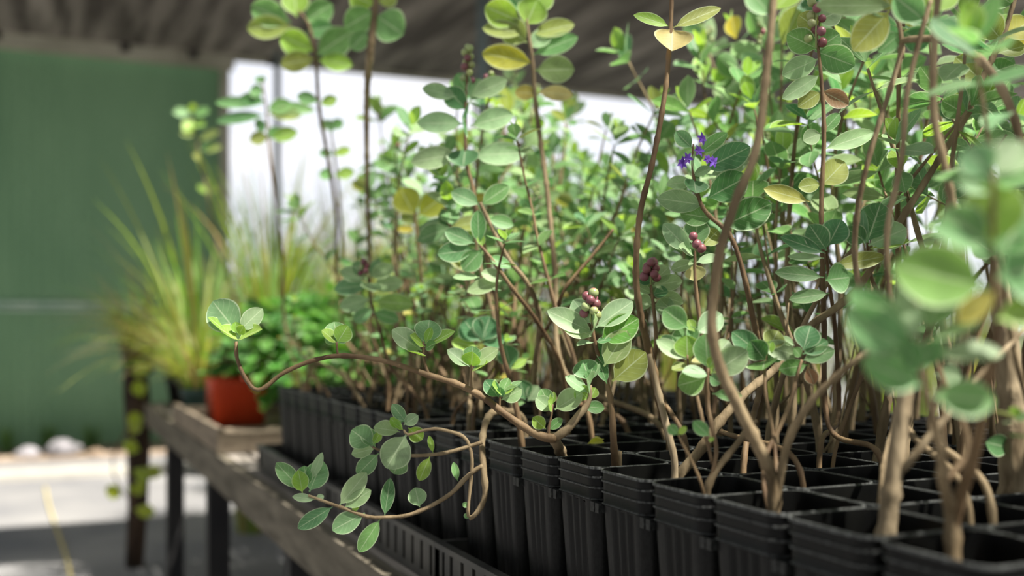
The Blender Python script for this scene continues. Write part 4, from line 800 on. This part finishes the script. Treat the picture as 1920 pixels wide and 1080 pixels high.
potted_grass((.62, 4.55, zb), .50, 190, 'short straw-coloured grass in dark pot behind the red pot', STRAW + GR, .008, .08, .12, M_TEAL, 1.3, 1)
potted_grass((.66, 4.88, zb), 1.0, 46, 'tall broad arching green-yellow grass at the far bench corner', GR, .022, .10, .15, M_POT, .6, 2)
potted_grass((.64, 5.22, zb), .80, 220, 'bushy olive grass at the very end of the bench', GR + STRAW, .010, .09, .14, M_POT, 1.5, 3)
potted_grass((.98, 4.90, zb), 1.10, 220, 'upright yellow-green grass in the middle of the bench end', GR, .010, .09, .14, M_POT, .8, 4)
potted_grass((1.32, 4.75, zb), 1.05, 240, 'feathery brownish grass near the right of the bench end', STRAW + GR, .008, .09, .14, M_POT, .9, 5)
potted_grass((1.02, 5.25, zb), 1.15, 240, 'yellowing grass on the second line of the bench end', GR + STRAW, .010, .09, .14, M_POT, 1., 6)
potted_grass((1.40, 5.20, zb), 1.15, 240, 'tall straw grass at the far right bench corner', STRAW + GR, .009, .09, .14, M_POT, .8, 7)
potted_grass((1.45, 4.2, zb), .95, 220, 'loose green grass behind the leafy green plants', GR, .009, .09, .14, M_POT, .9, 8)
potted_grass((1.38, 3.12, zb), .55, 120, 'fine green grass between leafy plants and the shrub rows', GR, .008, .08, .13, M_POT, .8, 9)
q = P(252, 1062, 5.30)
potted_grass((q.x + .02, q.y, .961), .50, 150, 'drooping brownish grass in black pot perched on the dark brown post', STRAW + GR, .009, .09, .17, M_POT, 1.7, 10)
# long slender shoots growing left out of the bench-end pots (seen against the green wall)
# ------------------------------------------------------------------ plants outside, beyond the bench
GM = [grass_mesh(50 + i, 1.3, 420, .013, GR + STRAW, .22) for i in range(3)]
BUSHM = []
for s in range(4):
    rnd = random.Random(70 + s); f = MB(); st = MB(); cols = [(.20, .40, .06), (.13, .30, .05), (.28, .40, .07)] if s % 2 else [(.10, .28, .05), (.16, .36, .06), (.30, .38, .08)]
    for i in range(1500):
        a = rnd.uniform(0, 6.28); e = rnd.uniform(-.9, 1.5); rr = rnd.uniform(.45, 1) ** .5
        lump = 1 + .25 * math.sin(a * 3 + s) * math.cos(e * 3)
        d = Vector((math.cos(a) * math.cos(e), math.sin(a) * math.cos(e), math.sin(e))); p = Vector((d.x * .62 * rr * lump, d.y * .55 * rr * lump, .95 + d.z * .85 * rr * lump))
        if p.z < .05: continue
        f.leaf(p, Vector((d.x + rnd.uniform(-.5, .5), d.y + rnd.uniform(-.5, .5), rnd.uniform(-.5, .6))), Vector((d.x * .5, d.y * .5, 1)), rnd.uniform(.06, .11), rnd.uniform(.035, .06), .2, -.1, jit(rnd.choice(cols), .2), 3, 2)
    for i in range(7):
        a = i * .9; st.tube([Vector((math.cos(a) * .03, math.sin(a) * .03, 0)), Vector((math.cos(a) * .15, math.sin(a) * .15, .6)), Vector((math.cos(a) * .35, math.sin(a) * .3, 1.3))], [.018, .012, .006], 6)
    BUSHM.append((f.mesh('foliage', M_LEAF), st.mesh('stem', M_STEM)))
gi = 0
pos = []
GP = []
for Zr, p0, dp in ((6.2, 470, 205), (7.3, 560, 185), (8.4, 430, 172)):
    px_ = p0
    while px_ < 1960: GP.append((px_, Zr)); px_ += dp
for i, (px, Z) in enumerate(sorted(GP)[:24]):
    q = P(px, 600, Z); o = thing('tall_grass_clump', 'tall yellow-green grass clump growing beyond the bench, %s from the green wall' % ORD[i], 'grass', (q.x, q.y, 0), 'tall grass clumps beyond the bench')
    bl = ob('blades', GM[i % 3], o); s = R.uniform(1.0, 1.25) * (1.05 if px < 700 else .95); bl.scale = (s, s, s); bl.rotation_euler.z = R.uniform(0, 6)
for i, (px, Z) in enumerate(((560, 14.2), (830, 14.0), (1100, 13.8), (1370, 13.6), (1640, 13.4), (1900, 13.2), (690, 11.6), (1010, 11.4), (1330, 11.2), (1650, 11.0), (1940, 10.8))):
    q = P(px, 600, Z); o = thing('garden_shrub', 'rounded bright green garden shrub beyond the tall grass, %s from the green wall' % ORD[i], 'shrub', (q.x, q.y, 0), 'shrubs beyond the tall grass')
    if i > 5: o['label'] = 'bright green shrub in nearer line beyond the grass, %s from the green wall' % ORD[i - 6]
    else: o['label'] = 'bright green shrub in farther line beyond the grass, %s from the green wall' % ORD[i]
    s = R.uniform(.9, 1.1)
    for nm, me in zip(('foliage', 'stem'), BUSHM[i % 4]): c_ = ob(nm, me, o); c_.scale = (s * 1.05, s * 1.05, s * (Z / 12) ** .4 * 1.12); c_.rotation_euler.z = R.uniform(0, 6) if nm == 'foliage' else 0
# weeds along the wall foot
for i, (px, Z) in enumerate(((12, 9.80), (92, 9.98), (172, 10.10), (255, 10.20))):
    q = P(px, 840, Z); o = thing('weed_tuft', 'dark green weed tuft at the foot of green wall, %s from the left' % ORD[i], 'weed', (q.x, q.y, .03), 'weeds at the wall foot')
    ob('blades', grass_mesh(90 + i, .26, 60, .014, [(.07, .19, .05), (.12, .24, .05)], .25), o)
# leafy shoot standing among the bench-end grasses
o = thing('potted_shrub', 'slim leafy shoot rising among the grasses in front of the green wall edge', 'potted plant', (.80, 4.62, zb)); round_pot(o, None, .07, .12, M_POT)
og = Vector((.80, 4.62, zb)); b = MB(); pts_ = [Vector((.80, 4.62, zb + .1)) - og] + [P(x_, y_, 4.5) - og for x_, y_ in ((440, 560), (405, 450), (385, 340), (368, 260), (360, 205))]
a1, a2 = smooth_path(pts_, [.006, .005, .005, .0045, .004, .002], .03); b.tube(a1, a2, 6); b.build('stem', M_STEM, o)
b = MB()
for (bx, by, tx, ty, w_) in ((360, 212, 325, 210, 22), (362, 212, 392, 208, 22), (360, 210, 358, 195, 20), (363, 225, 345, 245, 24), (364, 228, 382, 235, 20), (368, 245, 340, 252, 20), (372, 262, 410, 245, 18), (376, 280, 392, 272, 20), (378, 282, 415, 275, 18), (380, 300, 362, 290, 16), (390, 360, 370, 350, 16), (392, 362, 415, 350, 16)):
    B = P(bx, by, 4.5); T = P(tx, ty, 4.45); b.leaf(B - og, T - B, (CAMP - B).normalized() + UP * .5, (T - B).length, w_ / FPX * 4.5, .2, -.05, jit(R.choice((MID, YOUNG, OLIVE))), 7, 4)
b.build('foliage', M_LEAF, o)
# fallen leaf on the second row
q = P(1102, 845, 1.36); q.z = RIM + .004; b = MB()
b.leaf(q, Vector((1, -.2, .15)), Vector((0, -.6, 1)), .022, .014, .5, -.1, (.60, .58, .05), 8, 5); b.leaf(q + Vector((.012, .003, .002)), Vector((.8, .5, .1)), Vector((0, -.4, 1)), .018, .012, .5, 0, (.62, .58, .08), 8, 5)
tag(b.build('fallen_leaf', M_LEAF), 'curled bright yellow fallen leaf resting on a black pot rim', 'leaf')

# ------------------------------------------------------------------ no leaf or blade of one plant passes through another thing
import bmesh
from mathutils.kdtree import KDTree
bpy.context.view_layer.update()
def top(o):
    while o.parent: o = o.parent
    return o
SOFT = {'foliage', 'blades', 'leaf_rosette', 'vine_leaves'}
kind_ = lambda o: o.name.split('.')[0]
ents = []          # accepted geometry: (root, lo, hi, tree)
def world(o):
    mw = o.matrix_world; vs_ = [mw @ v.co for v in o.data.vertices]
    return vs_, [tuple(p.vertices) for p in o.data.polygons]
def bb(vs_): return [min(v[i] for v in vs_) for i in range(3)], [max(v[i] for v in vs_) for i in range(3)]
soft_objs = []
for o_ in list(bpy.data.objects):
    if o_.type != 'MESH' or not o_.data.polygons: continue
    if kind_(o_) in SOFT: soft_objs.append(o_); continue
    if top(o_).get('kind') == 'structure' and kind_(o_) in ('ground', 'soil_strip'): continue
    vs_, fs_ = world(o_); lo, hi = bb(vs_); ents.append((top(o_), lo, hi, BVHTree.FromPolygons(vs_, fs_)))
HR = {h_.o.name for h_ in HEROES.values()}
rank = lambda o: 0 if top(o).name in HR else 1 if kind_(o) == 'foliage' and kind_(top(o)) == 'potted_shrub' else 2 if kind_(o) in ('foliage', 'vine_leaves') else 3
dropped = total = 0
for o_ in sorted(soft_objs, key=lambda o: (rank(o), proj(top(o).location)[2])):
    vs_, fs_ = world(o_); lo, hi = bb(vs_); rt = top(o_)
    near = [e for e in ents if e[0] is not rt and all(e[1][i] <= hi[i] and e[2][i] >= lo[i] for i in range(3))]
    par = list(range(len(vs_)))
    def find(a):
        while par[a] != a: par[a] = par[par[a]]; a = par[a]
        return a
    for f_ in fs_:
        r0 = find(f_[0])
        for v_ in f_[1:]: par[find(v_)] = r0
    t_ = BVHTree.FromPolygons(vs_, fs_); bad = set()
    for e in near:
        for a, b_ in t_.overlap(e[3]): bad.add(find(fs_[a][0]))
    total += len({find(a) for a in range(len(vs_))})
    if bad:
        dropped += len(bad); me = o_.data.copy() if o_.data.users > 1 else o_.data; o_.data = me
        bm_e = bmesh.new(); bm_e.from_mesh(me); bm_e.verts.ensure_lookup_table()
        bmesh.ops.delete(bm_e, geom=[bm_e.verts[a] for a in range(len(vs_)) if find(a) in bad], context='VERTS'); bm_e.to_mesh(me); bm_e.free(); me.update()
        vs_, fs_ = world(o_)
    if fs_: lo, hi = bb(vs_); ents.append((rt, lo, hi, BVHTree.FromPolygons(vs_, fs_)))
    else: bpy.data.objects.remove(o_)
print('LEAVES', total, 'removed', dropped)
